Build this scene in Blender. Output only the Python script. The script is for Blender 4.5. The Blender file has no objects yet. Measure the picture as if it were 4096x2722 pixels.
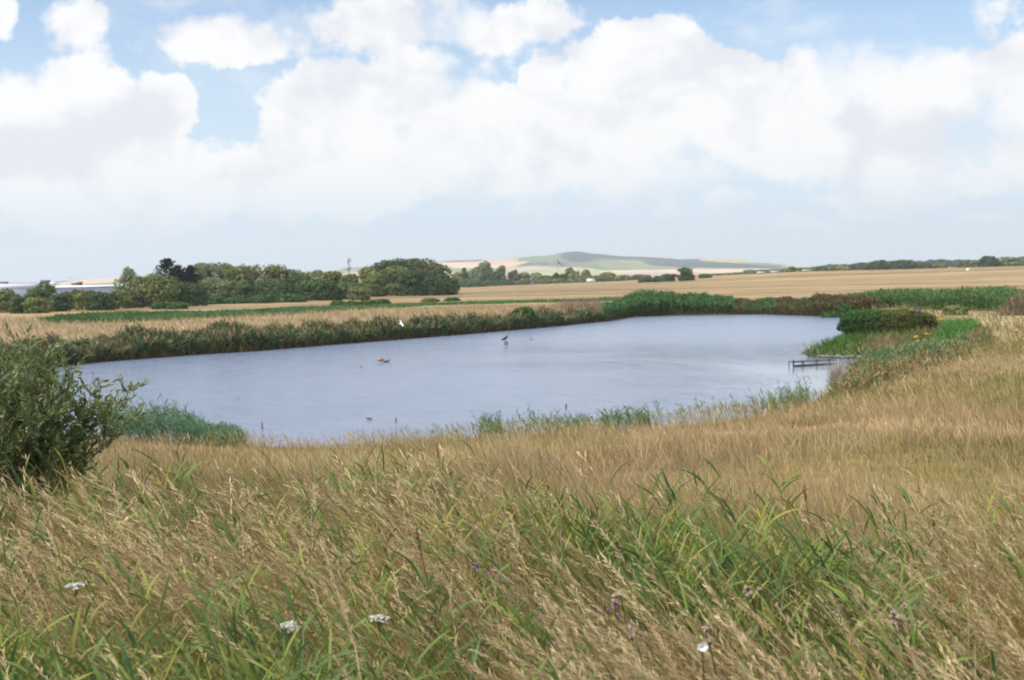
import bpy, math, random
import numpy as np
from mathutils import Matrix, Vector
R = np.random.default_rng(7)
random.seed(7)
rad = math.radians
sc = bpy.context.scene
col = sc.collection

# ------------------------------------------------------------------ camera
CAM_H = 4.6
FPX = 1250.0
PITCH = rad(2.95); ROLL = rad(1.06)
f_ = np.array([0, math.cos(PITCH), -math.sin(PITCH)])
r0 = np.array([1.0, 0, 0]); u0 = np.array([0, math.sin(PITCH), math.cos(PITCH)])
r_ = math.cos(ROLL)*r0 - math.sin(ROLL)*u0
u_ = math.cos(ROLL)*u0 + math.sin(ROLL)*r0
cd = bpy.data.cameras.new('camera'); cam = bpy.data.objects.new('camera', cd); col.objects.link(cam)
M = Matrix.Identity(4)
for i in range(3):
    M[i][0] = r_[i]; M[i][1] = u_[i]; M[i][2] = -f_[i]
M[2][3] = CAM_H
cam.matrix_world = M
cd.sensor_width = 36; cd.lens = 36*FPX/1024
cd.clip_start = 0.05; cd.clip_end = 20000
cd.dof.use_dof = True; cd.dof.focus_distance = 9.0; cd.dof.aperture_fstop = cd.lens/1000/0.0085
sc.camera = cam
sc.cycles.filter_width = 1.9

# ------------------------------------------------------------------ light
SUN_EL, SUN_AZ = 50.0, -118.0          # azimuth clockwise from +Y
sd_ = Vector((math.sin(rad(SUN_AZ))*math.cos(rad(SUN_EL)), math.cos(rad(SUN_AZ))*math.cos(rad(SUN_EL)), math.sin(rad(SUN_EL))))
sl = bpy.data.lights.new('sun', 'SUN'); so = bpy.data.objects.new('sun', sl); col.objects.link(so)
sl.energy = 3.3; sl.angle = rad(1.5); sl.color = (1.0, 0.94, 0.86)
so.rotation_euler = sd_.to_track_quat('Z', 'Y').to_euler()

sc.view_settings.view_transform = 'Standard'; sc.view_settings.look = 'None'
sc.view_settings.exposure = 0.5; sc.view_settings.gamma = 1.0

def raydir(px, py):
    return f_ + (px-512)/FPX*r_ + (340-py)/FPX*u_
def azel(px, py):
    d = raydir(px, py); return math.atan2(d[0], d[1]), math.atan2(d[2], math.hypot(d[0], d[1]))

# ---- world: sky texture with broken cumulus
w = bpy.data.worlds.new('World'); sc.world = w; w.use_nodes = True
nt = w.node_tree; nt.nodes.clear()
def N(t, **k):
    n = nt.nodes.new(t)
    for a, b in k.items(): setattr(n, a, b)
    return n
def setin(n, i, v):
    if isinstance(v, bpy.types.NodeSocket): nt.links.new(v, n.inputs[i])
    elif v is not None: n.inputs[i].default_value = v
def mth(op, a, b=None, c=None, clamp=False):
    n = N('ShaderNodeMath', operation=op); n.use_clamp = clamp
    setin(n, 0, a); setin(n, 1, b); setin(n, 2, c); return n.outputs[0]
def vm(op, a, b=None, out=0):
    n = N('ShaderNodeVectorMath', operation=op); setin(n, 0, a); setin(n, 1, b); return n.outputs[out]
def mapr(v, a, b, c=0.0, d=1.0, smooth=True):
    n = N('ShaderNodeMapRange'); n.interpolation_type = 'SMOOTHSTEP' if smooth else 'LINEAR'
    setin(n, 0, v); n.inputs[1].default_value = a; n.inputs[2].default_value = b; n.inputs[3].default_value = c; n.inputs[4].default_value = d
    return n.outputs[0]
def noise(vec, scale, det=5, rough=.55, out=0):
    n = N('ShaderNodeTexNoise'); setin(n, 'Vector', vec); n.inputs['Scale'].default_value = scale
    n.inputs['Detail'].default_value = det; n.inputs['Roughness'].default_value = rough; return n.outputs[out]
tc = N('ShaderNodeTexCoord').outputs['Generated']
sx = N('ShaderNodeSeparateXYZ'); nt.links.new(tc, sx.inputs[0])
az = mth('ARCTAN2', sx.outputs[0], sx.outputs[1]); el = mth('ARCSINE', sx.outputs[2])
cb = N('ShaderNodeCombineXYZ'); nt.links.new(az, cb.inputs[0]); nt.links.new(el, cb.inputs[1])
P0 = cb.outputs[0]
wn1 = vm('SUBTRACT', noise(P0, 9, 6, .6, 1), (.5, .5, .5))
wn2 = vm('SUBTRACT', noise(P0, 42, 4, .55, 1), (.5, .5, .5))
P = vm('ADD', P0, vm('MULTIPLY', wn1, (.085, .058, 0)))
P = vm('ADD', P, vm('MULTIPLY', wn2, (.024, .019, 0)))
CL = [(640,62,78,42,1),(715,92,80,44,1),(850,112,120,58,1),(950,92,70,38,1),(1035,110,50,60,1),(800,145,130,30,1),
      (600,135,100,52,1),(543,88,18,30,1),(405,90,55,50,1),(340,118,72,50,1),(475,122,70,40,1),(490,165,160,34,1),
      (300,180,140,36,1),(50,112,92,48,1),(160,110,36,26,1),(70,180,130,46,1),(235,42,60,28,.75),(85,22,44,26,.62),
      (400,22,130,34,.7),(330,46,150,26,.42),(500,60,90,22,.42),(150,45,70,30,.36),(490,26,95,26,.75),(0,12,22,24,.6),(1005,25,46,30,.4),(670,202,20,10,.75),(725,205,30,14,.8),
      (120,222,190,20,.5),(985,182,30,10,.6),(655,178,90,22,.7),(40,212,70,12,.8),(150,226,60,9,.7),(250,206,90,13,.85),(560,206,70,10,.6),(880,196,70,13,.75),(640,228,60,7,.45),(1000,215,50,9,.6),(800,222,50,7,.5),(900,170,130,26,.6),(400,82,60,25,.85),(205,172,60,30,.65)]
dens = None
for (cx, cy, rx, ry, k) in CL:
    a, e = azel(cx, cy)
    q = vm('MULTIPLY', vm('SUBTRACT', P, (a, e, 0)), (FPX/rx, FPX/ry, 0))
    v = mth('MULTIPLY_ADD', vm('DOT_PRODUCT', q, q, 1), -k*.55, k)
    dens = v if dens is None else mth('SMOOTH_MAX', dens, v, .12)
# broken cloud over the rest of the sky (outside the part modelled above)
gen = mapr(noise(P0, 3.2, 7, .6), .38, .56)
outside = mth('MAXIMUM', mapr(el, .225, .34), mapr(mth('ABSOLUTE', az), .45, .62))
gen = mth('MULTIPLY', gen, outside)
fine = noise(P0, 26, 6, .6)
d2 = mth('ADD', dens, mth('MULTIPLY', mth('SUBTRACT', fine, .5), 1.25))
wisp = mth('MULTIPLY', mapr(noise(vm('ADD', vm('MULTIPLY', P0, (1, 2.6, 1)), vm('MULTIPLY', wn1, (.12, .12, 0))), 6.5, 7, .66), .47, .75), .5)
soft = mapr(noise(P0, 5.5, 2, .5), .38, .62, 1.3, 4.6)
edge_ = mapr(mth('MULTIPLY', mth('SUBTRACT', d2, .24), soft), 0, 1)
mask = mth('MAXIMUM', mth('MAXIMUM', edge_, gen), wisp)
# relief inside the clouds: lit towards the upper left
reln = noise(P0, 14, 5, .5); rels = noise(vm('ADD', P0, (-.012, .02, 0)), 14, 5, .5)
rel = mth('SUBTRACT', reln, rels)
big = mth('ADD', .5, mth('MULTIPLY', mth('SUBTRACT', noise(vm('MULTIPLY', P, (1, 1.6, 1)), 7, 4, .5), noise(vm('ADD', vm('MULTIPLY', P, (1, 1.6, 1)), (-.02, .05, 0)), 7, 4, .5)), 1.6))
tone = mth('ADD', mth('MULTIPLY', rel, 2.2), mth('MULTIPLY', mth('SUBTRACT', big, .5), 1.5))
tone = mapr(tone, -.50, .18)
cr = N('ShaderNodeMix', data_type='RGBA'); setin(cr, 0, tone)
cr.inputs[6].default_value = (.60, .61, .645, 1); cr.inputs[7].default_value = (.735, .732, .728, 1)
bgc = N('ShaderNodeBackground'); setin(bgc, 0, cr.outputs[2]); setin(bgc, 1, mapr(el, .235, .36, 1.0, 1.7))  # unseen clouds above the view brightened, added light for the water to reflect
sky = N('ShaderNodeTexSky'); sky.sky_type = 'NISHITA'; sky.sun_disc = False
sky.sun_elevation = rad(SUN_EL); sky.sun_rotation = rad(SUN_AZ); sky.air_density = 1.0; sky.dust_density = .4; sky.ozone_density = 4.0
bgs = N('ShaderNodeBackground'); setin(bgs, 0, sky.outputs[0]); bgs.inputs[1].default_value = .115
# thin high veil
veil = N('ShaderNodeBackground'); veil.inputs[0].default_value = (.50, .60, .685, 1); veil.inputs[1].default_value = 1.0
vf = mth('ADD', mapr(el, .02, .26, .92, .0), mth('MULTIPLY', noise(vm('MULTIPLY', P0, (1, 3, 1)), 5, 4, .6), .10), clamp=True)
m1 = N('ShaderNodeMixShader'); setin(m1, 0, vf); nt.links.new(bgs.outputs[0], m1.inputs[1]); nt.links.new(veil.outputs[0], m1.inputs[2])
m2 = N('ShaderNodeMixShader'); setin(m2, 0, mth('MULTIPLY', mask, mapr(el, .015, .10, .22, .97))); nt.links.new(m1.outputs[0], m2.inputs[1]); nt.links.new(bgc.outputs[0], m2.inputs[2])
nt.links.new(m2.outputs[0], N('ShaderNodeOutputWorld').inputs[0])
w.cycles.sampling_method = 'MANUAL'; w.cycles.sample_map_resolution = 512

# ------------------------------------------------------------------ noise
def vhash(ix, iy, s):
    h = (ix.astype(np.int64)*374761393 + iy.astype(np.int64)*668265263 + s*1442695041) & 0xffffffff
    h = ((h ^ (h >> 13))*1274126177) & 0xffffffff
    return ((h ^ (h >> 16)) & 0xffff)/65535.0
def vnoise(x, y, s=0):
    x = np.asarray(x, float); y = np.asarray(y, float)
    ix = np.floor(x); iy = np.floor(y); fx = x-ix; fy = y-iy
    fx = fx*fx*(3-2*fx); fy = fy*fy*(3-2*fy)
    a = vhash(ix, iy, s); b = vhash(ix+1, iy, s); c = vhash(ix, iy+1, s); d = vhash(ix+1, iy+1, s)
    return (a*(1-fx)+b*fx)*(1-fy) + (c*(1-fx)+d*fx)*fy
def fbm(x, y, s=0, o=4):
    t = 0; a = .5
    for k in range(o):
        t = t + a*vnoise(np.asarray(x)*2**k, np.asarray(y)*2**k, s+k*17); a *= .5
    return t/(1-.5**o)
def sst(x, a, b):
    t = np.clip((np.asarray(x, float)-a)/(b-a), 0, 1); return t*t*(3-2*t)
def lerp(a, b, t): return a*(1-t)+b*t

# ------------------------------------------------------------------ terrain
def onz(px, py, z=0.0):
    d = raydir(px, py); t = (z-CAM_H)/d[2]; return (d[0]*t, d[1]*t)
SH = [(-230,390),(-60,377),(65,366),(100,362),(200,354.5),(250,351.5),(330,345),(400,339.5),(475,333.5),(560,326),(609,321),(630,317),(664,315),
      (700,314),(764,314.5),(841,317),(858,322),(866,329),(852,336),(835,343),(806,351),(803,353.5),(812,356),(850,357.5),(900,358),(928,357.2),(934,359.5),
      (905,363),(872,369),(852,376),(838,386),(826,398),(800,410),(740,420),(700,427),(600,433),(520,438),(480,440),(420,445),(360,449),(330,451),(280,449),(240,446),(120,441),(0,436),(-250,450)]
POND = np.array([onz(*p) for p in SH])
def poly_sd(x, y, poly):
    x = np.asarray(x, float).ravel(); y = np.asarray(y, float).ravel()
    dm = np.full(x.shape, 1e18); ins = np.zeros(x.shape, bool)
    n = len(poly)
    for i in range(n):
        ax, ay = poly[i]; bx, by = poly[(i+1) % n]
        ex, ey = bx-ax, by-ay
        t = np.clip(((x-ax)*ex+(y-ay)*ey)/(ex*ex+ey*ey+1e-12), 0, 1)
        dm = np.minimum(dm, (x-ax-ex*t)**2+(y-ay-ey*t)**2)
        c = ((ay > y) != (by > y)) & (x < (bx-ax)*(y-ay)/(by-ay+1e-12)+ax)
        ins ^= c
    d = np.sqrt(dm); return np.where(ins, -d, d)
def hz(x, y, sd=None):
    sh = np.shape(x); x = np.asarray(x, float).ravel(); y = np.asarray(y, float).ravel()
    if sd is None: sd = poly_sd(x, y, POND)
    sp = np.clip(sd, 0, None)
    wob = (vnoise(x*.35, y*.35, 3)-.5)
    t = np.clip(sp/23, 0, 1)
    zn = .05 + 2.75*(.8*t+.2*t*t*(3-2*t)) + .10*wob*np.minimum(sp/3, 1)
    zf = .05 + .72*sst(sp, 0, 3.0) + .08*wob*np.minimum(sp/3, 1)
    wn = 1-sst(y - .10*np.clip(x, 0, 60), 58, 78)
    z = lerp(zf, zn, wn)
    d = np.hypot(x, y); a = np.degrees(np.arctan2(x, y))
    A = np.interp(a, [-8, -3.3, 1, 4.9, 13, 22.3, 40], [-2.2, -2.5, -1.3, -.35, 3.05, 3.9, 4.4])
    z = z + A*sst(d, 150, 660)*(1-wn)*(1-.8*sst(d, 1100, 2200)) + (vnoise(x*.01, y*.02, 9)-.5)*.5*sst(d, 150, 300)
    z = z - 6.0*(1-sst(a, -17, -12.5))*sst(d, 265, 450)
    z = z - 2.0*sst(a, -12.5, -10)*(1-sst(a, 0, 8))*sst(d, 750, 1100)
    z = np.where(sd < 0, .05 - np.minimum(-sd*.35, 1.0), z)
    return z.reshape(sh)
def gz(x, y): return float(hz(np.array([x]), np.array([y]))[0])
def hit(px, py, dmin=2.0, dmax=3000.0):
    d = raydir(px, py); d = d/math.hypot(d[0], d[1])
    t = np.geomspace(dmin, dmax, 1500)
    z = hz(d[0]*t, d[1]*t); zr = CAM_H+d[2]*t
    i = np.argmax(zr < z)
    if not (zr < z).any(): i = len(t)-1
    return d[0]*t[i], d[1]*t[i], z[i], t[i]
def proj(x, y, z):
    v = np.stack([np.asarray(x, float), np.asarray(y, float), np.asarray(z, float)-CAM_H], -1)
    c = v @ f_; return 512+FPX*(v @ r_)/c, 340-FPX*(v @ u_)/c

# ------------------------------------------------------------------ materials
def newmat(name):
    m = bpy.data.materials.new(name); m.use_nodes = True; t = m.node_tree; t.nodes.clear(); return m, t
class NB:
    def __init__(s, t): s.t = t
    def n(s, ty, ins=None, **k):
        nd = s.t.nodes.new(ty)
        for a, b in k.items(): setattr(nd, a, b)
        for i, v in (ins or {}).items():
            if isinstance(v, bpy.types.NodeSocket): s.t.links.new(v, nd.inputs[i])
            else: nd.inputs[i].default_value = v
        return nd
def mat_plain(name, c, rough=.7, var=.15, scale=6, metal=0, spec=.4):
    m, t = newmat(name); b = NB(t)
    tcn = b.n('ShaderNodeTexCoord'); ns = b.n('ShaderNodeTexNoise', {'Vector': tcn.outputs['Object'], 'Scale': scale, 'Detail': 5})
    mr = b.n('ShaderNodeMapRange', {0: ns.outputs[0], 1: .3, 2: .7, 3: 1-var, 4: 1+var})
    mx = b.n('ShaderNodeVectorMath', {0: c[:3], 1: mr.outputs[0]}, operation='MULTIPLY')
    p = b.n('ShaderNodeBsdfPrincipled', {'Base Color': mx.outputs[0], 'Roughness': rough, 'Metallic': metal, 'Specular IOR Level': spec})
    o = b.n('ShaderNodeOutputMaterial', {0: p.outputs[0]}); return m
def mat_foliage(name, trans=.3, rough=.6, nscale=1.0, amt=.12, spec=.12):
    m, t = newmat(name); b = NB(t)
    at = b.n('ShaderNodeAttribute', attribute_name='col')
    p = b.n('ShaderNodeBsdfPrincipled', {'Base Color': at.outputs[0], 'Roughness': rough, 'Specular IOR Level': spec})
    tr = b.n('ShaderNodeBsdfTranslucent', {0: at.outputs[0]})
    mx = b.n('ShaderNodeMixShader', {0: trans, 1: p.outputs[0], 2: tr.outputs[0]})
    b.n('ShaderNodeOutputMaterial', {0: mx.outputs[0]}); return m
FOL = mat_foliage('leaf_surface'); GRASS = mat_foliage('grass_blade', .24, .6); FLOWER = mat_foliage('petal', .2, .7)
BARK = mat_plain('bark', (.10, .075, .05), .9, .35, 20)

def mat_ground():
    m, t = newmat('ground_surface'); b = NB(t)
    at = b.n('ShaderNodeAttribute', attribute_name='col')
    g = b.n('ShaderNodeNewGeometry')
    fld = b.n('ShaderNodeAttribute', attribute_name='field')
    mp = b.n('ShaderNodeMapping', {0: g.outputs['Position'], 2: (0, 0, rad(-6)), 3: (.005, .05, .1)})
    n1 = b.n('ShaderNodeTexNoise', {'Vector': mp.outputs[0], 'Scale': 1.0, 'Detail': 4, 'Roughness': .6})
    n2 = b.n('ShaderNodeTexNoise', {'Vector': g.outputs['Position'], 'Scale': 3.0, 'Detail': 8, 'Roughness': .7})
    n3 = b.n('ShaderNodeTexNoise', {'Vector': g.outputs['Position'], 'Scale': .12, 'Detail': 5, 'Roughness': .6})
    r1 = b.n('ShaderNodeMapRange', {0: n1.outputs[0], 1: .40, 2: .60, 3: .66, 4: 1.2})
    r1b = b.n('ShaderNodeMix', {0: fld.outputs['Fac'], 2: 1.0, 3: r1.outputs[0]})
    r2 = b.n('ShaderNodeMapRange', {0: n2.outputs[0], 1: .3, 2: .7, 3: .75, 4: 1.2})
    r3 = b.n('ShaderNodeMapRange', {0: n3.outputs[0], 1: .35, 2: .65, 3: .88, 4: 1.1})
    k = b.n('ShaderNodeMath', {0: r1b.outputs[0], 1: r2.outputs[0]}, operation='MULTIPLY')
    k = b.n('ShaderNodeMath', {0: k.outputs[0], 1: r3.outputs[0]}, operation='MULTIPLY')
    c = b.n('ShaderNodeVectorMath', {0: at.outputs[0], 1: k.outputs[0]}, operation='MULTIPLY')
    bp = b.n('ShaderNodeBump', {'Strength': .5, 'Distance': .08, 'Height': n2.outputs[0]})
    p = b.n('ShaderNodeBsdfPrincipled', {'Base Color': c.outputs[0], 'Roughness': .95, 'Specular IOR Level': .1, 'Normal': bp.outputs[0]})
    b.n('ShaderNodeOutputMaterial', {0: p.outputs[0]}); return m
def mat_hill():
    m, t = newmat('hill_surface'); b = NB(t)
    at = b.n('ShaderNodeAttribute', attribute_name='col')
    g = b.n('ShaderNodeNewGeometry')
    n3 = b.n('ShaderNodeTexNoise', {'Vector': g.outputs['Position'], 'Scale': .012, 'Detail': 6, 'Roughness': .65})
    r3 = b.n('ShaderNodeMapRange', {0: n3.outputs[0], 1: .35, 2: .65, 3: .75, 4: 1.2})
    c = b.n('ShaderNodeVectorMath', {0: at.outputs[0], 1: r3.outputs[0]}, operation='MULTIPLY')
    p = b.n('ShaderNodeBsdfPrincipled', {'Base Color': c.outputs[0], 'Roughness': 1, 'Specular IOR Level': .05})
    b.n('ShaderNodeOutputMaterial', {0: p.outputs[0]}); return m
def mat_water():
    m, t = newmat('water_surface'); b = NB(t)
    g = b.n('ShaderNodeNewGeometry')
    mp = b.n('ShaderNodeMapping', {0: g.outputs['Position'], 2: (0, 0, rad(18)), 3: (1.1, 2.6, 1)})
    n1 = b.n('ShaderNodeTexNoise', {'Vector': mp.outputs[0], 'Scale': 1.5, 'Detail': 4, 'Roughness': .55})
    n2 = b.n('ShaderNodeTexNoise', {'Vector': mp.outputs[0], 'Scale': 5.5, 'Detail': 3, 'Roughness': .5})
    mp2 = b.n('ShaderNodeMapping', {0: g.outputs['Position'], 2: (0, 0, rad(10)), 3: (.035, .13, 1)})
    n3 = b.n('ShaderNodeTexNoise', {'Vector': mp2.outputs[0], 'Scale': 1.0, 'Detail': 4, 'Roughness': .6})
    # sheltered, smoother water in the lee of the right-hand bank
    sp = b.n('ShaderNodeSeparateXYZ', {0: g.outputs['Position']})
    sh = b.n('ShaderNodeMath', {0: sp.outputs[1], 1: .9, 2: sp.outputs[0]}, operation='MULTIPLY_ADD')   # y*.9 + x
    lee = b.n('ShaderNodeMapRange', {0: sp.outputs[0], 1: -9.0, 2: 12.0, 3: 1.9, 4: .16})
    gust = b.n('ShaderNodeMapRange', {0: n3.outputs[0], 1: .35, 2: .65, 3: .55, 4: 1.25})
    far = b.n('ShaderNodeMapRange', {0: sp.outputs[1], 1: 55.0, 2: 75.0, 3: 0.0, 4: 1.0})
    lee2 = b.n('ShaderNodeMath', {0: lee.outputs[0], 1: far.outputs[0]}, operation='MAXIMUM')
    mp3 = b.n('ShaderNodeMapping', {0: g.outputs['Position'], 2: (0, 0, rad(24)), 3: (.5, .22, 1)})
    n4 = b.n('ShaderNodeTexNoise', {'Vector': mp3.outputs[0], 'Scale': 1.0, 'Detail': 5, 'Roughness': .65})
    g4 = b.n('ShaderNodeMapRange', {0: n4.outputs[0], 1: .35, 2: .65, 3: .35, 4: 1.6})
    gust = b.n('ShaderNodeMath', {0: gust.outputs[0], 1: g4.outputs[0]}, operation='MULTIPLY')
    st = b.n('ShaderNodeMath', {0: gust.outputs[0], 1: lee2.outputs[0]}, operation='MULTIPLY')
    hh = b.n('ShaderNodeMath', {0: n2.outputs[0], 1: .30, 2: n1.outputs[0]}, operation='MULTIPLY_ADD')
    h2 = b.n('ShaderNodeMath', {0: hh.outputs[0], 1: st.outputs[0]}, operation='MULTIPLY')
    mp5 = b.n('ShaderNodeMapping', {0: g.outputs['Position'], 2: (0, 0, rad(30)), 3: (.9, .45, 1)})
    n5 = b.n('ShaderNodeTexNoise', {'Vector': mp5.outputs[0], 'Scale': 1.0, 'Detail': 6, 'Roughness': .7})
    l5 = b.n('ShaderNodeMath', {0: lee2.outputs[0], 1: 3.6}, operation='MULTIPLY')
    h3 = b.n('ShaderNodeMath', {0: n5.outputs[0], 1: l5.outputs[0], 2: h2.outputs[0]}, operation='MULTIPLY_ADD')
    h3 = h3.outputs[0]
    rg = b.n('ShaderNodeMapRange', {0: sp.outputs[1], 1: 62.0, 2: 90.0, 3: 0.0, 4: .22})
    rx = b.n('ShaderNodeMath', {0: n3.outputs[0], 1: 14.0, 2: sp.outputs[0]}, operation='MULTIPLY_ADD')
    rx = b.n('ShaderNodeMapRange', {0: rx.outputs[0], 1: 6.0, 2: 16.0, 3: .17, 4: .055})
    rg = b.n('ShaderNodeMath', {0: rx.outputs[0], 1: rg.outputs[0]}, operation='MAXIMUM')
    bp = b.n('ShaderNodeBump', {'Strength': 1.0, 'Distance': .036, 'Height': h3})
    p = b.n('ShaderNodeBsdfPrincipled', {'Base Color': (.15, .19, .275, 1), 'Roughness': rg.outputs[0], 'IOR': 1.333, 'Normal': bp.outputs[0]})
    b.n('ShaderNodeOutputMaterial', {0: p.outputs[0]}); return m

# ------------------------------------------------------------------ mesh helpers
class MA:
    def __init__(s): s.v = []; s.f = []; s.c = []; s.n = 0
    def add(s, v, f, c):
        v = np.asarray(v, np.float32).reshape(-1, 3); f = np.asarray(f, np.int64).reshape(-1, 4)
        c = np.asarray(c, np.float32)
        if c.ndim == 1: c = np.tile(c, (len(v), 1))
        s.v.append(v); s.f.append(f+s.n); s.c.append(c); s.n += len(v)
    def mesh(s, name):
        v = np.concatenate(s.v); f = np.concatenate(s.f); c = np.concatenate(s.c)
        return mk_mesh(name, v, f, c)
def mk_mesh(name, v, f, c=None):
    me = bpy.data.meshes.new(name); me.vertices.add(len(v)); me.vertices.foreach_set('co', np.ascontiguousarray(v, np.float32).ravel())
    k = f.shape[1]; me.loops.add(f.size); me.loops.foreach_set('vertex_index', np.ascontiguousarray(f, np.int32).ravel())
    me.polygons.add(len(f)); me.polygons.foreach_set('loop_start', np.arange(0, f.size, k, dtype=np.int32))
    me.update(calc_edges=True)
    if c is not None:
        at = me.color_attributes.new('col', 'FLOAT_COLOR', 'POINT')
        cc = np.ones((len(v), 4), np.float32); cc[:, :3] = c; at.data.foreach_set('color', cc.ravel())
    return me
def link(name, me, mat=None, parent=None, loc=(0, 0, 0), rz=0):
    o = bpy.data.objects.new(name, me); col.objects.link(o); o.location = loc; o.rotation_euler = (0, 0, rz)
    if parent: o.parent = parent
    if me is not None and mat is not None and len(me.materials) == 0: me.materials.append(mat)
    return o
def tag(o, label=None, cat=None, group=None, kind=None):
    if label: o['label'] = label
    if cat: o['category'] = cat
    if group: o['group'] = group
    if kind: o['kind'] = kind
    return o
def smooth(me): me.polygons.foreach_set('use_smooth', np.ones(len(me.polygons), bool))

def ribbons(ma, base, head, length, tilt, bend, width, color, S=4, tipc=None, shape='blade', roll=None, basew=.7):
    """curved tapered strips; head = compass heading of the lean, tilt/bend in radians from the vertical"""
    n = len(base)
    if n == 0: return None
    base = np.asarray(base, float); B = lambda a: np.broadcast_to(np.asarray(a, float), (n,))
    head, length, tilt, bend, width = map(B, (head, length, tilt, bend, width))
    h = np.stack([np.cos(head), np.sin(head), np.zeros(n)], 1); side = np.stack([-np.sin(head), np.cos(head), np.zeros(n)], 1)
    up = np.array([0, 0, 1.0])
    roll = R.uniform(-1.3, 1.3, n) if roll is None else B(roll)
    pts = [base]; th = []
    for i in range(S+1): th.append(tilt+bend*(i/S))
    for i in range(S):
        a = (th[i]+th[i+1])/2
        pts.append(pts[-1] + (np.sin(a)[:, None]*h + np.cos(a)[:, None]*up)*(length/S)[:, None])
    pts = np.stack(pts, 1)
    V = np.zeros((n, S+1, 2, 3)); C = np.zeros((n, S+1, 2, 3))
    color = np.broadcast_to(np.asarray(color, float), (n, 3)); tipc = color if tipc is None else np.broadcast_to(np.asarray(tipc, float), (n, 3))
    for i in range(S+1):
        t = i/S
        if shape == 'blade': wv = basew+(1-basew)*min(1, t*3) if t < .4 else 1-((t-.4)/.6)**1.6*.93
        elif shape == 'leaf': wv = .25+.75*math.sin(math.pi*min(1, t*.9+.1))**.8 if t < 1 else .04
        elif shape == 'stem': wv = 1-.6*t
        else: wv = .3+.7*math.sin(math.pi*t)**.7 if 0 < t < 1 else .25
        nrm = np.cos(th[i])[:, None]*h - np.sin(th[i])[:, None]*up
        wd = np.cos(roll)[:, None]*side + np.sin(roll)[:, None]*nrm
        V[:, i, 0] = pts[:, i]-wd*(width*wv/2)[:, None]; V[:, i, 1] = pts[:, i]+wd*(width*wv/2)[:, None]
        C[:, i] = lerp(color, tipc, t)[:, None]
    k = np.arange(n)[:, None]*(S+1)*2 + np.arange(S)[None]*2
    F = np.stack([k, k+1, k+3, k+2], -1)
    ma.add(V.reshape(-1, 3), F.reshape(-1, 4), C.reshape(-1, 3))
    return pts, np.stack(th, 1), h
def tube(ma, pts, rad_, color, k=5):
    pts = np.asarray(pts, float); m = len(pts); rad_ = np.broadcast_to(rad_, (m,))
    V = []
    for i in range(m):
        t = pts[min(i+1, m-1)]-pts[max(i-1, 0)]; t = t/(np.linalg.norm(t)+1e-9)
        a = np.cross(t, [0.3, .9, .2]); a /= np.linalg.norm(a)+1e-9; b = np.cross(t, a)
        for j in range(k):
            an = 2*math.pi*j/k; V.append(pts[i]+(a*math.cos(an)+b*math.sin(an))*rad_[i])
    F = [(i*k+j, i*k+(j+1) % k, (i+1)*k+(j+1) % k, (i+1)*k+j) for i in range(m-1) for j in range(k)]
    if k == 4: F += [(0, 1, 2, 3), (m*4-1, m*4-2, m*4-3, m*4-4)]
    ma.add(V, F, color)
def box(ma, c, s, color=(1, 1, 1), rz=0, taper=1.0, ty=None):
    ty = taper if ty is None else ty
    x, y, z = s[0]/2, s[1]/2, s[2]/2
    v = np.array([(-x, -y, -z), (x, -y, -z), (x, y, -z), (-x, y, -z), (-x*taper, -y*ty, z), (x*taper, -y*ty, z), (x*taper, y*ty, z), (-x*taper, y*ty, z)])
    cz, sz = math.cos(rz), math.sin(rz)
    v = np.stack([v[:, 0]*cz-v[:, 1]*sz, v[:, 0]*sz+v[:, 1]*cz, v[:, 2]], 1)+np.array(c)
    ma.add(v, [(0, 3, 2, 1), (4, 5, 6, 7), (0, 1, 5, 4), (1, 2, 6, 5), (2, 3, 7, 6), (3, 0, 4, 7)], color)
def ellip(ma, c, r, color, nu=10, nv=7, rot=None):
    V = []
    for i in range(nv+1):
        ph = math.pi*i/nv
        for j in range(nu):
            a = 2*math.pi*j/nu; V.append((math.sin(ph)*math.cos(a)*r[0], math.sin(ph)*math.sin(a)*r[1], math.cos(ph)*r[2]))
    V = np.array(V)
    if rot is not None: V = V @ np.array(rot).T
    F = [(i*nu+j, (i+1)*nu+j, (i+1)*nu+(j+1) % nu, i*nu+(j+1) % nu) for i in range(nv) for j in range(nu)]
    ma.add(V+np.array(c), F, color)
def colvar(n, c, v=.18, hue=.06):
    c = np.asarray(c, float); k = R.uniform(1-v, 1+v, (n, 1)); return np.clip(c*k*(1+R.uniform(-hue, hue, (n, 3))), 0, 1)
def mixcol(n, cols, wts):
    cols = np.array(cols); i = R.choice(len(cols), n, p=np.array(wts)/sum(wts)); return cols[i]*R.uniform(.8, 1.2, (n, 1))

# palettes (real surface colours)
TAN = (.44, .325, .175); STRAW = (.52, .41, .24); BROWN = (.24, .145, .065); RUST = (.30, .16, .07); OLIVE = (.19, .175, .05)
GREEN = (.125, .20, .045); LIME = (.23, .28, .06); TEAL = (.085, .19, .095); DKGREEN = (.05, .10, .03); PINKT = (.40, .275, .175); MAUVE = (.30, .21, .155)

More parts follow.
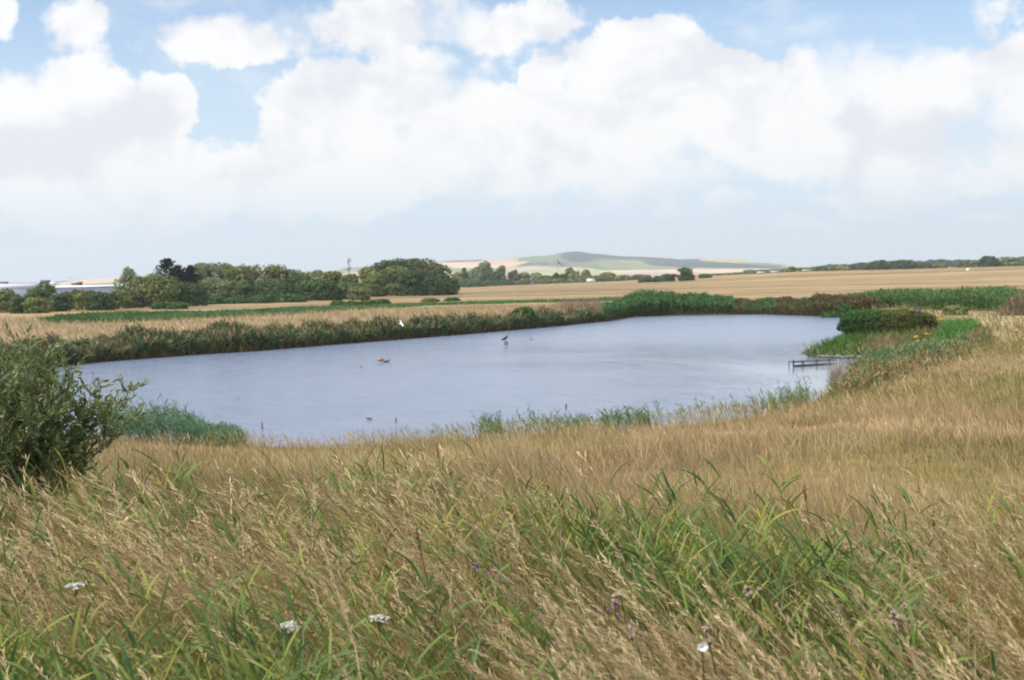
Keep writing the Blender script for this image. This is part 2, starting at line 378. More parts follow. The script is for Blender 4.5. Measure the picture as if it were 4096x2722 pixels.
# ------------------------------------------------------------------ ground sheet
def region(pts, z): return np.array([onz(px, py, z) for px, py in pts])
ZB = .8
GSTRIP = region([(36,321),(60,316.5),(130,312.5),(200,314),(240,311),(300,308.5),(330,308.5),(340,310.5),(300,314),(250,316.5),(200,319),(110,323),(60,323.5)], ZB)
GSTRIP2 = region([(322,309),(350,306),(395,304.5),(430,303.5),(520,301),(640,298),(640,300),(520,303),(430,305.5),(395,308),(350,310.5),(325,312.5)], ZB)
azs = np.concatenate([np.linspace(-180, -62, 24), np.linspace(-58, -31, 60), np.linspace(-30, 30, 640), np.linspace(31, 58, 60), np.linspace(62, 180, 24)])
rs = np.concatenate([[.02, .5], np.geomspace(1.0, 140, 420), np.geomspace(145, 6300, 130)])
AZ, RR = np.meshgrid(np.radians(azs), rs, indexing='ij')
gx = RR*np.sin(AZ); gy = RR*np.cos(AZ)
gsd = poly_sd(gx, gy, POND)
gh = hz(gx, gy, gsd)
def ground_color(x, y, sd):
    x = np.ravel(x); y = np.ravel(y); d = np.hypot(x, y); a = np.degrees(np.arctan2(x, y))
    wn = 1-sst(y - .10*np.clip(x, 0, 60), 58, 78)
    n = fbm(x*.25, y*.25, 5)[:, None]; n2 = fbm(x*.08, y*.12, 6)[:, None]
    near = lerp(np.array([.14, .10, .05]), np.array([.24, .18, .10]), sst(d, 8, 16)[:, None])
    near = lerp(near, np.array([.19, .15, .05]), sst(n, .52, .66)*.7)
    far = lerp(np.array([.34, .26, .15]), np.array([.30, .225, .13]), sst(n2, .4, .6))
    field = lerp(np.array([.255, .182, .092]), np.array([.295, .218, .118]), sst(n2, .4, .6))
    fm = sst(d - np.interp(a, [-25, -8, 0, 10, 22], [150, 150, 150, 122, 128]), -4, 4)[:, None]
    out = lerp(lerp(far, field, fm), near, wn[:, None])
    for rg, c in ((GSTRIP, (.09, .16, .05)), (GSTRIP2, (.15, .19, .06))):
        s = poly_sd(x, y, rg); out = lerp(out, np.array(c), (1-sst(s+(n[:, 0]-.5)*6, -1.5, 1.5))[:, None])
    mud = (1-sst(sd, -.2, 1.2))[:, None]; out = lerp(out, np.array([.07, .06, .035]), mud)
    beyond = sst(d, 800, 1300)[:, None]; patch = vnoise(x*.0022, y*.0035, 31)[:, None]
    bc = np.where(patch > .6, np.array([.16, .2, .07]), np.where(patch > .3, np.array([.45, .34, .20]), np.array([.10, .14, .06])))
    out = lerp(out, bc, beyond)
    return out, (fm[:, 0]*(1-wn)*(1-beyond[:, 0]))
gc, gf = ground_color(gx, gy, gsd)
na, nr = len(azs), len(rs)
idx = np.arange(na*nr).reshape(na, nr)
i0 = idx; i1 = np.roll(idx, -1, 0)
gF = np.stack([i0[:, :-1], i0[:, 1:], i1[:, 1:], i1[:, :-1]], -1).reshape(-1, 4)
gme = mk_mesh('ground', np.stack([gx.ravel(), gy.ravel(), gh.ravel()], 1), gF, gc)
fa = gme.attributes.new('field', 'FLOAT', 'POINT'); fa.data.foreach_set('value', gf.astype(np.float32))
smooth(gme)
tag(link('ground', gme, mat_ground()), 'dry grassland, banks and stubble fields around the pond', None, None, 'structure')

# ------------------------------------------------------------------ water
wx0, wx1, wy0, wy1 = -75.0, 55.0, 22.0, 132.0
wme = mk_mesh('water', np.array([(wx0, wy0, 0), (wx1, wy0, 0), (wx1, wy1, 0), (wx0, wy1, 0)]), np.array([(0, 1, 2, 3)]))
tag(link('water', wme, mat_water()), 'rippled pond water reflecting the clouds', None, None, 'structure')

# ------------------------------------------------------------------ hills
SKY = [(-400,284),(0,283.2),(40,282.5),(60,281.5),(75,280.5),(115,277.8),(200,277),(330,270.5),(350,268),(370,266.5),(440,261.5),(470,260),(520,257.6),(550,255.5),(563,252.8),(577,251.2),
       (590,253),(620,256),(660,257.6),(680,259.2),(700,259),(742,258.8),(752,262.2),(780,263.6),(800,265.5),(830,267.5),(870,269),(950,269.5),(1500,262)]
hp = np.concatenate([np.linspace(-380, -20, 40), np.linspace(-10, 900, 520), np.linspace(905, 1400, 40)])
ht = np.concatenate([np.linspace(0, 1, 90), np.linspace(1.03, 1.4, 8)])
HP, HT = np.meshgrid(hp, ht, indexing='ij')
skyy = np.interp(HP, [p[0] for p in SKY], [p[1] for p in SKY])
yh = 285-19*HP/1024
D0, D1 = 2500.0, 4600.0
HD = D0+(D1-D0)*HT
a_ = (HP-512)/FPX; azh = np.arctan(a_)
ztop = CAM_H+(yh-skyy)*D1/FPX
bumps = (fbm(HP*.03, HT*5, 41)-.5)*.10*np.sin(np.pi*np.clip(HT, 0, 1))
prof = np.where(HT <= 1, np.clip(HT, 0, 1)**1.7+bumps*2.0*np.clip(HT, 0, 1), 1-(HT-1)*1.5)
HZ = -2+(ztop+2)*prof + np.where((HT > .97) & (HT < 1.05), (fbm(HP*.35, HP*0, 44, 3)-.45)*4.0, 0)
dist_h = HD/np.cos(azh)
HX = dist_h*np.sin(azh); HY = dist_h*np.cos(azh)
qx, qy = proj(HX, HY, HZ); qx = qx.ravel(); qy = qy.ravel()
def inpoly(pts): return poly_sd(qx, qy, np.array(pts, float)) < 0
hc = np.tile(np.array([.44, .34, .22]), (len(qx), 1))
n5 = vnoise(qx*.05, qy*.8, 51); hc[n5 > .62] = (.36, .27, .18); hc[n5 < .25] = (.17, .20, .08)
def paint(pts, c): hc[inpoly(pts)] = c
hc[:] = hc*1.0
paint([(520,250),(560,250),(590,250),(690,256),(752,261),(800,268),(800,269),(700,268.5),(610,270.5),(575,269),(545,267.5),(512,266.5),(518,262)], (.125, .165, .085))
paint([(596,262),(640,259.5),(668,264),(690,268),(640,269),(604,268)], (.20, .225, .11))
paint([(563,250),(577,248),(600,252),(680,257.5),(700,258),(700,262),(660,261),(630,259.5),(600,258.5),(585,262),(570,262),(560,256)], (.03, .05, .04))
paint([(640,261),(690,261),(740,264),(780,266.5),(780,268.5),(700,267),(690,268),(650,265)], (.03, .05, .045))
paint([(700,257),(742,257),(752,263),(720,262),(700,260)], (.42, .36, .16))
paint([(514,265),(518,262),(532,262.5),(534,265.5)], (.05, .08, .045)); paint([(536,264),(541,262),(548,263),(549,265.5)], (.04, .07, .045))
paint([(552,265),(556,262.5),(567,263),(567,266)], (.04, .07, .045))
paint([(440,262),(440,258),(482,256),(482,261),(460,262)], (.04, .06, .045)); paint([(330,268),(350,264),(372,262),(372,267),(345,270)], (.05, .08, .05))
paint([(442,262.8),(482,261.4),(530,261.5),(512,267),(500,268.5),(440,268)], (.56, .40, .25))
paint([(440,268),(500,268.5),(505,271),(440,272)], (.15, .20, .09))
paint([(530,266),(590,268),(600,270),(520,272),(508,271)], (.42, .34, .26))
paint([(520,271),(560,269.6),(625,270),(625,272),(560,273.5),(520,273)], (.30, .36, .10))
paint([(600,271),(640,269.6),(700,269),(770,268.5),(800,270),(760,272),(600,275)], (.56, .42, .30))
paint([(560,274),(640,272.5),(700,272.5),(700,277),(560,279)], (.40, .30, .22))
paint([(-20,281),(60,280),(62,286),(-20,287)], (.06, .09, .07)); paint([(52,279),(70,277),(78,279),(84,281),(60,282)], (.05, .08, .07))
paint([(60,282.5),(80,280),(125,275),(125,281.5),(80,284),(55,285)], (.55, .40, .26)); paint([(85,284),(125,281.5),(125,285),(85,287)], (.2, .25, .12))
hm = mk_mesh('hills', np.stack([HX.ravel(), HY.ravel(), HZ.ravel()], 1),
             (lambda I: np.stack([I[:-1, :-1], I[1:, :-1], I[1:, 1:], I[:-1, 1:]], -1).reshape(-1, 4))(np.arange(HP.size).reshape(HP.shape)), hc)
smooth(hm)
tag(link('hills', hm, mat_hill()), 'low hazy downs with pale fields and woods on the horizon', None, None, 'structure')

# ------------------------------------------------------------------ trees
def leafquads(ma, P, out, size, colr, spread=.75):
    n = len(P)
    nr_ = out+R.normal(0, spread, (n, 3)); nr_ /= np.linalg.norm(nr_, axis=1)[:, None]+1e-9
    a = np.cross(nr_, R.normal(0, 1, (n, 3))); a /= np.linalg.norm(a, axis=1)[:, None]+1e-9; b = np.cross(nr_, a)
    s = (size*R.uniform(.6, 1.3, n))[:, None]; e = R.uniform(.45, .8, n)[:, None]
    V = np.stack([P-a*s, P-b*s*e, P+a*s, P+b*s*e], 1)
    F = np.arange(n*4).reshape(n, 4)
    ma.add(V.reshape(-1, 3), F, np.repeat(colr, 4, 0))
KC = {'dark': (.05, .09, .032), 'round': (.09, .14, .05), 'olive': (.145, .175, .058), 'willow': (.17, .215, .11), 'pale': (.20, .235, .10),
      'brown': (.105, .115, .05), 'low': (.06, .12, .03), 'teal': (.06, .11, .05), 'yellow': (.20, .21, .055)}
KN = {'dark': 'dark green leafy tree', 'round': 'mid green round-topped tree', 'olive': 'olive green bushy tree', 'willow': 'grey-green willow-like tree',
      'pale': 'pale silvery green tree', 'brown': 'brownish green tree', 'low': 'low dark green shrub', 'teal': 'blue-green bush', 'yellow': 'yellow-green tree'}
def crown(h, wd, kind, dist, nq=None, bottom=.04):
    ma = MA(); base = np.array(KC[kind])
    nb = max(6, int(R.integers(12, 18)*min(1.6, max(.6, wd/h))))
    if nq is None: nq = int(np.clip(2200*(wd*h)/(dist*.0135)**2/5, 900, 9000))
    size = max(.10, dist*.00125)
    P = []; O = []; C = []
    for b in range(nb):
        t = R.uniform(0, 1) if b > 2 else (.85, .6, .35)[b]
        env = math.sqrt(max(.05, 1-(abs(t-.42)/.62)**2.2))
        an = R.uniform(0, 2*math.pi); rr = R.uniform(.25, .72)*env
        c = np.array([math.cos(an)*rr*wd/2, math.sin(an)*rr*wd/2, h*(.15+.70*t)])
        if b == 0: c[:2] *= .3
        br = np.array([wd*.5, wd*.5, h*.46])*R.uniform(.40, .60)
        br[2] = min(br[2], h-c[2]); br[2] = max(br[2], h*.1)
        m = nq//nb
        v = R.normal(0, 1, (m, 3)); v[:, 2] = np.abs(v[:, 2])*np.where(R.random(m) < .78, 1, -1); v /= np.linalg.norm(v, axis=1)[:, None]
        rad2 = R.uniform(.72, 1.06, m)*(.85+.3*vnoise(v[:, 0]*3+b*7, v[:, 2]*3+v[:, 1]*3, 60))
        p = c+v*br*rad2[:, None]
        P.append(p); O.append(v); C.append(colvar(m, base*R.uniform(.88, 1.12), .12, .05))
    # a skirt down to the ground so that hedgerow trees meet the grass
    m = nq//3; an = R.uniform(0, 2*math.pi, m); rr = np.sqrt(R.uniform(.3, 1, m))*.46*wd
    p = np.stack([np.cos(an)*rr, np.sin(an)*rr, R.uniform(bottom, .42, m)*h], 1)
    P.append(p); O.append(np.stack([np.cos(an), np.sin(an), .3+0*an], 1)); C.append(colvar(m, base*.95, .12, .05))
    P = np.concatenate(P); O = np.concatenate(O); C = np.concatenate(C)
    k = (P[:, 2] > 0.02) & (P[:, 2] < h*1.02); leafquads(ma, P[k], O[k], size, C[k], .42)
    return ma.mesh('crown')
def conifer(h, wd, dist):
    ma = MA(); base = np.array((.009, .022, .012)); m = 0
    for tip, hh, ww in (((-wd*.08, 0), h, wd*1.0), ((wd*.36, .4), h*.84, wd*.62), ((wd*.12, -.3), h*.84, wd*.8)):
        for k in range(26):
            t = k/26.; z = hh*(.1+.9*t); L = ww*.5*(1-t)**.75*R.uniform(.7, 1.2)+.15; nn = 11
            for j in range(nn):
                a = R.uniform(0, 2*math.pi); s = np.linspace(.15, 1, 12)[:, None]
                q = np.array([tip[0], tip[1], z])+s*np.array([math.cos(a)*L, math.sin(a)*L, .18*L])+np.array([0, 0, 1])*(.25*L*s*s)+R.normal(0, .05, (12, 3))
                leafquads(ma, q, np.tile([math.cos(a)*.4, math.sin(a)*.4, .8], (12, 1)), .21, colvar(12, base, .25, .05))
    return ma.mesh('crown')
def trunk_mesh(h, wd, dist):
    ma = MA(); r = max(.05, h*.028)
    tube(ma, [(0, 0, -.1), (.02*h, 0, h*.25), (-.02*h, .01*h, h*.5), (0, 0, h*.78)], [r*1.25, r, r*.7, r*.2], (.1, .08, .05), 7)
    for j in range(5):
        a = j*1.257+R.uniform(-.3, .3); z = h*(.2+.1*j)
        tube(ma, [(0, 0, z), (math.cos(a)*wd*.18, math.sin(a)*wd*.18, z+h*.12), (math.cos(a)*wd*.34, math.sin(a)*wd*.34, z+h*.2)], [r*.5, r*.33, r*.1], (.1, .08, .05), 5)
    return ma.mesh('trunk')
ORD = ['leftmost', 'second', 'third', 'fourth', 'fifth', 'sixth', 'seventh', 'eighth', 'ninth', 'tenth', 'eleventh', 'twelfth', 'thirteenth', 'fourteenth', 'fifteenth',
       'sixteenth', 'seventeenth', 'eighteenth', 'nineteenth', 'twentieth', 'twenty-first', 'twenty-second', 'twenty-third', 'twenty-fourth', 'twenty-fifth', 'twenty-sixth']
def tree_at(px, top, wpx, kind, dist=None, base=None, name=None, label=None, group=None, cat=None):
    if dist and dist < 260: dist = dist*np.interp(px, [140, 160, 362, 366], [1.27, 1.33, 1.30, 1.5]); wpx = wpx*(1.15 if px > 150 else 1)
    if base is not None:
        x, y, z, d = hit(px, base, 100)
        if dist: d = min(d, dist*1.15)
    else: d = dist
    dr = raydir(px, 285-19*px/1024); dr = dr/math.hypot(dr[0], dr[1]); x = dr[0]*d; y = dr[1]*d; z = gz(x, y)
    rt = raydir(px, top); rt = rt/math.hypot(rt[0], rt[1]); zt = CAM_H+rt[2]*d
    h = max(.5, zt-z)*1.02; wd = wpx*d/FPX*1.08
    bush = kind in ('low', 'teal') or h < 2.2
    nm = name or ('bush' if bush else ('conifer_tree' if kind == 'conifer' else 'tree'))
    e = bpy.data.objects.new(nm, None); col.objects.link(e); e.location = (x, y, z-.05); e.rotation_euler = (0, 0, R.uniform(0, .5))
    e.empty_display_size = .5
    cm = conifer(h, wd, d) if kind == 'conifer' else crown(h, wd, kind, d)
    link('crown', cm, FOL, e); link('trunk', trunk_mesh(h, wd, d), BARK, e)
    tag(e, label, cat or ('bush' if bush else 'tree'), group); return e
def row(items, phrase, group):
    items = sorted(items, key=lambda t: t[0])
    for i, it in enumerate(items):
        px, top, wpx, kind, dist = it[:5]; base = it[5] if len(it) > 5 else None
        o = 'leftmost' if i == 0 else ('rightmost' if i == len(items)-1 else ORD[i]+' from left')
        tree_at(px, top, wpx, kind, dist, base, label=f'{KN[kind]}, {o} {phrase}', group=group)
row([(5,289,27,'olive',150),(19,297,17,'dark',142),(30,291,18,'round',152),(43,281,25,'round',162),(37,297,26,'olive',140),(57,295,24,'dark',148),(68,292,16,'brown',156),
     (75,289,10,'brown',160),(87,290,28,'olive',152),(101,292,28,'dark',148),(118,291,26,'olive',156),(134,291,24,'brown',158)],
    'in the low hedge below the warehouses', 'bushes of the low hedge on the left')
tree_at(128,267,23,'willow',190, label='grey-green open-crowned tree standing just left of the dark conifer', group='trees round the conifer')
tree_at(143,276,24,'olive',176, label='olive tree between the open-crowned tree and the weeping bush', group='trees round the conifer')
tree_at(172,259,40,'conifer',184, label='near-black pointed conifer rising behind the weeping bush', cat='conifer')
tree_at(159,274,32,'olive',152, name='weeping_bush', label='rounded olive weeping bush standing in front of the conifer', cat='bush')
tree_at(184,280,40,'dark',155, name='dark_bush', label='broad dark green bush right of the weeping bush', cat='bush')
row([(160,303,14,'low',140),(177,302,17,'low',139)], 'of two under the weeping bush', 'low shrubs under the weeping bush')
row([(205,263,26,'willow',200),(222,263,26,'willow',204),(239,265,27,'olive',196),(256,264,26,'olive',200),(272,265,28,'olive',198),(288,269,24,'round',200),(301,270.5,22,'olive',202),
     (316,270,24,'willow',205),(335,271,26,'olive',200),(350,274,22,'round',198)], 'in the back row of the long wood', 'trees in the back row of the wood')
row([(209,278,26,'willow',180),(228,280,28,'olive',184),(246,284,26,'dark',178),(265,279,30,'round',184),(287,282,28,'dark',180),(308,280,28,'round',184),(326,283,26,'dark',184),(345,282,24,'round',186),(359,286,18,'olive',182)],
    'in the front row of the long wood', 'trees in the front row of the wood')
row([(215,297,22,'low',168),(235,297,26,'low',168),(262,295,26,'low',170),(292,294,26,'low',172)], 'at the grassy foot of the long wood', 'shrubs at the foot of the wood')
row([(367,267,20,'yellow',196),(384,261,34,'dark',205),(401,258.5,38,'dark',204),(419,258.5,38,'brown',204),(436,263.5,28,'brown',200),(447,271,22,'dark',196)],
    'at the back of the domed copse', 'trees at the back of the copse')
row([(368,284,20,'round',186),(379,272,22,'olive',190),(396,266,28,'olive',190),(413,270,32,'dark',188),(432,276,26,'dark',188),(450,284,12,'dark',190)],
    'at the front of the domed copse', 'trees at the front of the copse')
row([(458,272,16,'yellow',690),(464,268,7,'round',690),(476,267,16,'pale',690),(483,261.5,18,'willow',700),(493,272,18,'dark',690),(501,266,11,'olive',700),(514,270,13,'brown',700),(524,273,14,'pale',700),
     (536,273,16,'pale',700),(548,275.5,11,'olive',700),(556,273,8,'dark',700),(564,274,11,'dark',705),(570,267.5,8,'yellow',705),(574,271.5,13,'pale',705),(586,269.5,9,'yellow',705),(596,276,12,'round',710),(608,272.5,15,'yellow',710)],
    'in the hedgerow before the hill', 'trees in the hedgerow before the hill')
row([(472,280,22,'low',660),(490,281,22,'low',665),(505,280.5,22,'low',670),(520,281,22,'brown',670),(540,280,16,'olive',675),(557,279,20,'olive',680),(580,277.8,24,'olive',680),(603,277,20,'round',685),(622,275.6,18,'olive',690),(638,275.4,14,'brown',690)],
    'along the foot of that hedgerow', 'shrubs along the foot of the hedgerow')
row([(645,275.5,14,'brown',None,282.4),(657,276.5,9,'dark',None,282),(668,274,14,'dark',None,281.6),(686,268.4,17,'dark',None,280.8)],
    'of four in the open stubble field', 'dark bushes in the stubble field')
row([(705,274.5,12,'low',None,278),(716,275,14,'olive',720),(727,274,14,'olive',720),(738,273.5,13,'brown',720),(749,270.5,12,'pale',720),(760,270.5,13,'olive',720),(772,270,14,'pale',720),(784,269.5,13,'yellow',720),
     (792,267.5,8,'dark',720),(800,268.6,12,'olive',720),(811,268.6,12,'yellow',720),(822,266.5,12,'brown',720),(833,266.5,12,'olive',720),(843,265,12,'pale',720),(853,264.5,9,'round',720),(863,262.8,14,'round',715),(880,260,18,'dark',705),
     (899,260.6,28,'dark',700),(922,263.5,16,'brown',715),(938,263.5,16,'olive',720),(966,261.8,16,'brown',720),(976,260.5,12,'olive',715),(988,256.3,18,'dark',700),(1006,257.5,20,'pale',705),(1024,257,16,'willow',705),(1044,256,22,'round',705)],
    'in the right-hand hedgerow', 'trees in the right-hand hedgerow')
row([(338,300.5,14,'low',None,305.5),(352,301,16,'low',None,305.2),(366,300,16,'round',None,304.8),(381,299.5,18,'low',None,304.5),(430,298.5,16,'olive',None,302),(452,298,14,'low',None,301.2)],
    'along the green field margin', 'low bushes along the field margin')

def far_wood():
    ma = MA()
    n = 26000; px = R.uniform(790, 1180, n)
    top = np.interp(px, [790,815,830,868,880,905,940,1000,1030,1180], [270,267,265.5,264,262.5,261.2,260.8,260.8,259.5,255])+1.6*(fbm(px*.16, px*0, 71, 3)-.5)*2
    d = R.uniform(1350, 1500, n); dx = (px-512)/FPX
    z0 = hz(dx*d, d); yhh = 285-19*px/1024
    zt = CAM_H+(yhh-top)*d/FPX; z = z0+(zt-z0)*np.sqrt(R.uniform(0, 1, n))
    P = np.stack([dx*d, d, z], 1)
    leafquads(ma, P, np.tile([-.2, -.5, .6], (n, 1)), 1.6, colvar(n, (.04, .065, .04), .3))
    o = link('distant_wood', ma.mesh('distant_wood'), FOL); tag(o, 'blue hazy wood running along the skyline behind the right hedgerow', 'wood', None, 'stuff')
far_wood()

# ------------------------------------------------------------------ vegetation masses
def sample_poly(poly, n):
    lo = poly.min(0); hi = poly.max(0); out = []; got = 0
    while got < n:
        p = R.uniform(lo, hi, (n*2, 2)); p = p[poly_sd(p[:, 0], p[:, 1], poly) < 0]; out.append(p); got += len(p)
    return np.concatenate(out)[:n]
def sample_polar(n, r0_, r1_, a0, a1, pw=0.0):
    u = R.random(n)
    if pw == 0: r = r0_*(r1_/r0_)**u
    else: r = (r0_**pw+u*(r1_**pw-r0_**pw))**(1/pw)
    a = np.radians(R.uniform(a0, a1, n)); return np.stack([r*np.sin(a), r*np.cos(a)], 1)
WIND = math.pi                        # leans towards -X
def headw(n, s=.7): return WIND+R.normal(0, s, n)
def p3(p, dz=0.0): return np.column_stack([p, hz(p[:, 0], p[:, 1])+dz])

def reed_stems(ma, p, hgt, cols, wid=1.0, nleaf=6, lean=.12, tipc=None, leafl=.32, wcol=None, S=3, spread=.7):
    """reeds: a stem with alternate long drooping leaves"""
    n = len(p); B = p3(p); hd = headw(n, .8); tl = R.uniform(0, .14, n)+lean*.5; bd = R.uniform(.0, .25, n)+lean
    wv = np.broadcast_to(wid, (n,))
    pts, th, h = ribbons(ma, B, hd, hgt, tl, bd, .007*wv, cols*.8, 4, shape='stem')
    for k in range(nleaf):
        t = .25+.75*k/max(1, nleaf-1); t = np.clip(t+R.uniform(-.05, .05, n), .1, .999)
        seg = np.minimum((t*4).astype(int), 3); fr = (t*4-seg)[:, None]
        q = pts[np.arange(n), seg]*(1-fr)+pts[np.arange(n), seg+1]*fr
        side = R.normal(0, spread+.15, n)+WIND+(R.random(n) < .35)*math.pi
        L = leafl*R.uniform(.6, 1.25, n)*(1-.35*abs(k/max(1, nleaf-1)-.5))
        last = k == nleaf-1
        ribbons(ma, q, side, L, R.uniform(.2, .8, n)*(.5 if last else 1), R.uniform(.25, 1.1, n), .02*wv*R.uniform(.7, 1.2, n), cols*R.uniform(.85, 1.15, (n, 1)), S, tipc=None if tipc is None else tipc, shape='leaf')
def stuff(name, ma, label, cat, mat=GRASS):
    o = link(name, ma.mesh(name), mat); tag(o, label, cat, None, 'stuff'); return o

# far bank reeds (dark green fringe above the far waterline)
def along(px0, px1, off0, off1, n, pfun=None):
    """points beside the far shoreline, off = metres inland"""
    px = R.uniform(px0, px1, n)
    sx_ = [s[0] for s in SH[:16]]; sy_ = [s[1] for s in SH[:16]]
    base = np.array([onz(a, b) for a, b in zip(px, np.interp(px, sx_, sy_))])
    d = np.linalg.norm(base, axis=1)[:, None]; return base+base/d*R.uniform(off0, off1, (n, 1))**1.0, px
ma = MA()
n = 15000; p, px = along(-120, 612, .0, 2.8, n); sd = np.random.default_rng(1).random(n)
hgt = (.1+1.45*fbm(px*.07, p[:, 1]*.5, 11, 4))*R.uniform(.6, 1.1, n)*np.interp(px, [0, 300, 560, 612], [1.0, .95, 1.05, .9])
nn = fbm(px*.05, p[:, 1]*.4, 13)[:, None]
c = lerp(np.array([.055, .11, .045]), np.array([.10, .15, .06]), sst(nn, .4, .6))*R.uniform(.65, 1.35, (n, 1))
tn = R.random(n) < .24; c = np.where(tn[:, None], np.array([.24, .185, .10]), c); hgt = hgt*np.where(tn, 1.18, 1)
reed_stems(ma, p, hgt, c, wid=4.0, nleaf=6, leafl=.42, S=2)
nb = 9000; p, px = along(-120, 860, -.25, .6, nb); ribbons(ma, p3(p), headw(nb, 1.2), R.uniform(.3, .8, nb), R.uniform(.1, .6, nb), R.uniform(.2, .9, nb), .06, mixcol(nb, [(.10, .085, .035), (.07, .08, .03), (.17, .13, .06)], [3, 3, 2]), 2)
stuff('far_bank_reeds', ma, 'dark green reeds and nettles fringing the far bank of the pond', 'reeds')
ma = MA()
n = 5200; p, px = along(606, 735, .0, 5.0, n); hgt = (.75+1.1*fbm(px*.07, px*0+4, 12))*R.uniform(.7, 1.1, n)*np.interp(px, [606, 650, 700, 735], [.9, 1.2, .85, .6])
reed_stems(ma, p, hgt, colvar(n, (.08, .16, .055), .25), wid=5, nleaf=6, leafl=.45, S=2)
stuff('green_reed_bed', ma, 'brighter green reed bed at the far corner of the pond', 'reeds')
ma = MA()
n = 9500; p, px = along(700, 880, .0, 6.0, n)
hgt = (.5+.9*fbm(px*.09, px*0+4, 15))*R.uniform(.6, 1.1, n)*np.interp(px, [700, 760, 800, 830, 850], [.55, .6, 1.0, 1.25, .9])
nn = fbm(px*.08, p[:, 1]*.3, 16)[:, None]
c = np.where(nn > .57, np.array([.12, .09, .045]), np.where(nn > .44, np.array([.11, .115, .045]), np.array([.085, .15, .05])))*R.uniform(.75, 1.3, (n, 1))
reed_stems(ma, p, hgt, c, wid=5, nleaf=5, leafl=.35, S=2)
stuff('brown_bank_scrub', ma, 'brown and green scrub along the back shore right of the reed bed', 'scrub')

# tan grass behind the far reeds and on the level ground up to the stubble
ma = MA()
n = 60000; p = sample_polar(n, 52, 175, -29, 24, 1.0); sd = poly_sd(p[:, 0], p[:, 1], POND)
wn = 1-sst(p[:, 1]-.10*np.clip(p[:, 0], 0, 60), 58, 78)
d = np.hypot(*p.T); a = np.degrees(np.arctan2(p[:, 0], p[:, 1]))
lim = np.interp(a, [-25, -8, 0, 10, 22], [150, 150, 150, 122, 128])
sg = np.minimum(poly_sd(p[:, 0], p[:, 1], GSTRIP), poly_sd(p[:, 0], p[:, 1], GSTRIP2))
k = (sd > 1.6) & (wn < .5) & (d < lim+R.normal(0, 3, n)) & (sg > R.normal(0, .8, n)) & ~((sd < 30) & (a > 14) & (R.random(n) < .5))
p = p[k]; n = len(p); d = d[k]; a = a[k]; sd = sd[k]
nn = fbm(p[:, 0]*.16, p[:, 1]*.10, 21); mauve = (1-sst(np.abs(a-4.3), 1.6, 2.8))*(1-sst(sd, 9, 16)); mauve2 = sst(nn, .55, .65)*(sd < 9)
c = colvar(n, (.37, .285, .165), .2)
gm = (R.random(n) < .25*(sd < 8)); c[gm] = colvar(gm.sum(), (.17, .17, .06), .2)
ol = (1-sst(sd, 14, 26))*sst(a, 13.5, 15.5); c = lerp(c, np.array([.17, .19, .06]), (ol*R.uniform(.5, 1, n))[:, None])
c = lerp(c, np.array(MAUVE)*.8, np.maximum(mauve, mauve2*.6)[:, None])
hg = R.uniform(.25, .6, n)*(1+1.6*mauve+.5*(sd < 6))
ribbons(ma, p3(p), headw(n, .9), hg, R.uniform(0, .5, n), R.uniform(.1, .6, n), .0006*d, c, 2, basew=.5)
stuff('far_dry_grass', ma, 'straw-coloured dry grass on the level ground behind the far reeds', 'grass')
ma = MA()
p = np.concatenate([sample_poly(GSTRIP, 11000), sample_poly(GSTRIP2, 5000)]); n = len(p); d = np.hypot(*p.T)
nn = fbm(p[:, 0]*.2, p[:, 1]*.15, 24)
c = lerp(np.array([.055, .115, .03]), np.array([.10, .18, .065]), sst(nn, .4, .6)[:, None])*R.uniform(.8, 1.2, (n, 1))
ribbons(ma, p3(p), headw(n, .9), (.1+.75*nn)*R.uniform(.6, 1.2, n)*np.where(np.arange(n) < 11000, 1, .7), R.uniform(0, .4, n), R.uniform(.2, .8, n), .0009*d, c, 2)
stuff('green_marsh_strip', ma, 'green marsh plants filling the ditch across the dry field', 'marsh plants')

# lush green belt beyond the hedge on the right
ma = MA()
BELT = region([(822,313),(880,311),(960,314),(1000,315),(1040,318),(1040,304),(960,304.5),(880,304),(832,307)], .5)
p = sample_poly(BELT, 9000); n = len(p); nn = fbm(p[:, 0]*.12, p[:, 1]*.1, 25)
c = lerp(np.array([.055, .12, .035]), np.array([.095, .17, .055]), sst(nn+.010*(p[:, 0]-32), .42, .62)[:, None])*R.uniform(.8, 1.2, (n, 1))
bx_ = proj(p[:, 0], p[:, 1], 0*p[:, 0]+.8)[0]; reed_stems(ma, p, (.5+1.3*nn)*R.uniform(.7, 1.15, n)*np.interp(bx_, [822, 880, 960, 1010, 1030], [.45, .9, 1.1, 1.15, .7]), c, wid=5, nleaf=5, leafl=.5, S=2)
fr = region([(842,309),(1045,306),(1045,296),(960,297),(842,303)], .7); q = sample_poly(fr, 6000); nq_ = len(q)
ribbons(ma, p3(q), headw(nq_, 1.0), R.uniform(.4, 1.5, nq_)*fbm(q[:, 0]*.15, q[:, 1]*.1, 97), R.uniform(0, .4, nq_), R.uniform(.1, .6, nq_), .07, mixcol(nq_, [(.19, .18, .06), (.24, .18, .09), (.12, .16, .05)], [3, 2, 2]), 3)
stuff('lush_reed_belt', ma, 'bright green reed belt running beyond the clipped hedge on the right', 'reeds')

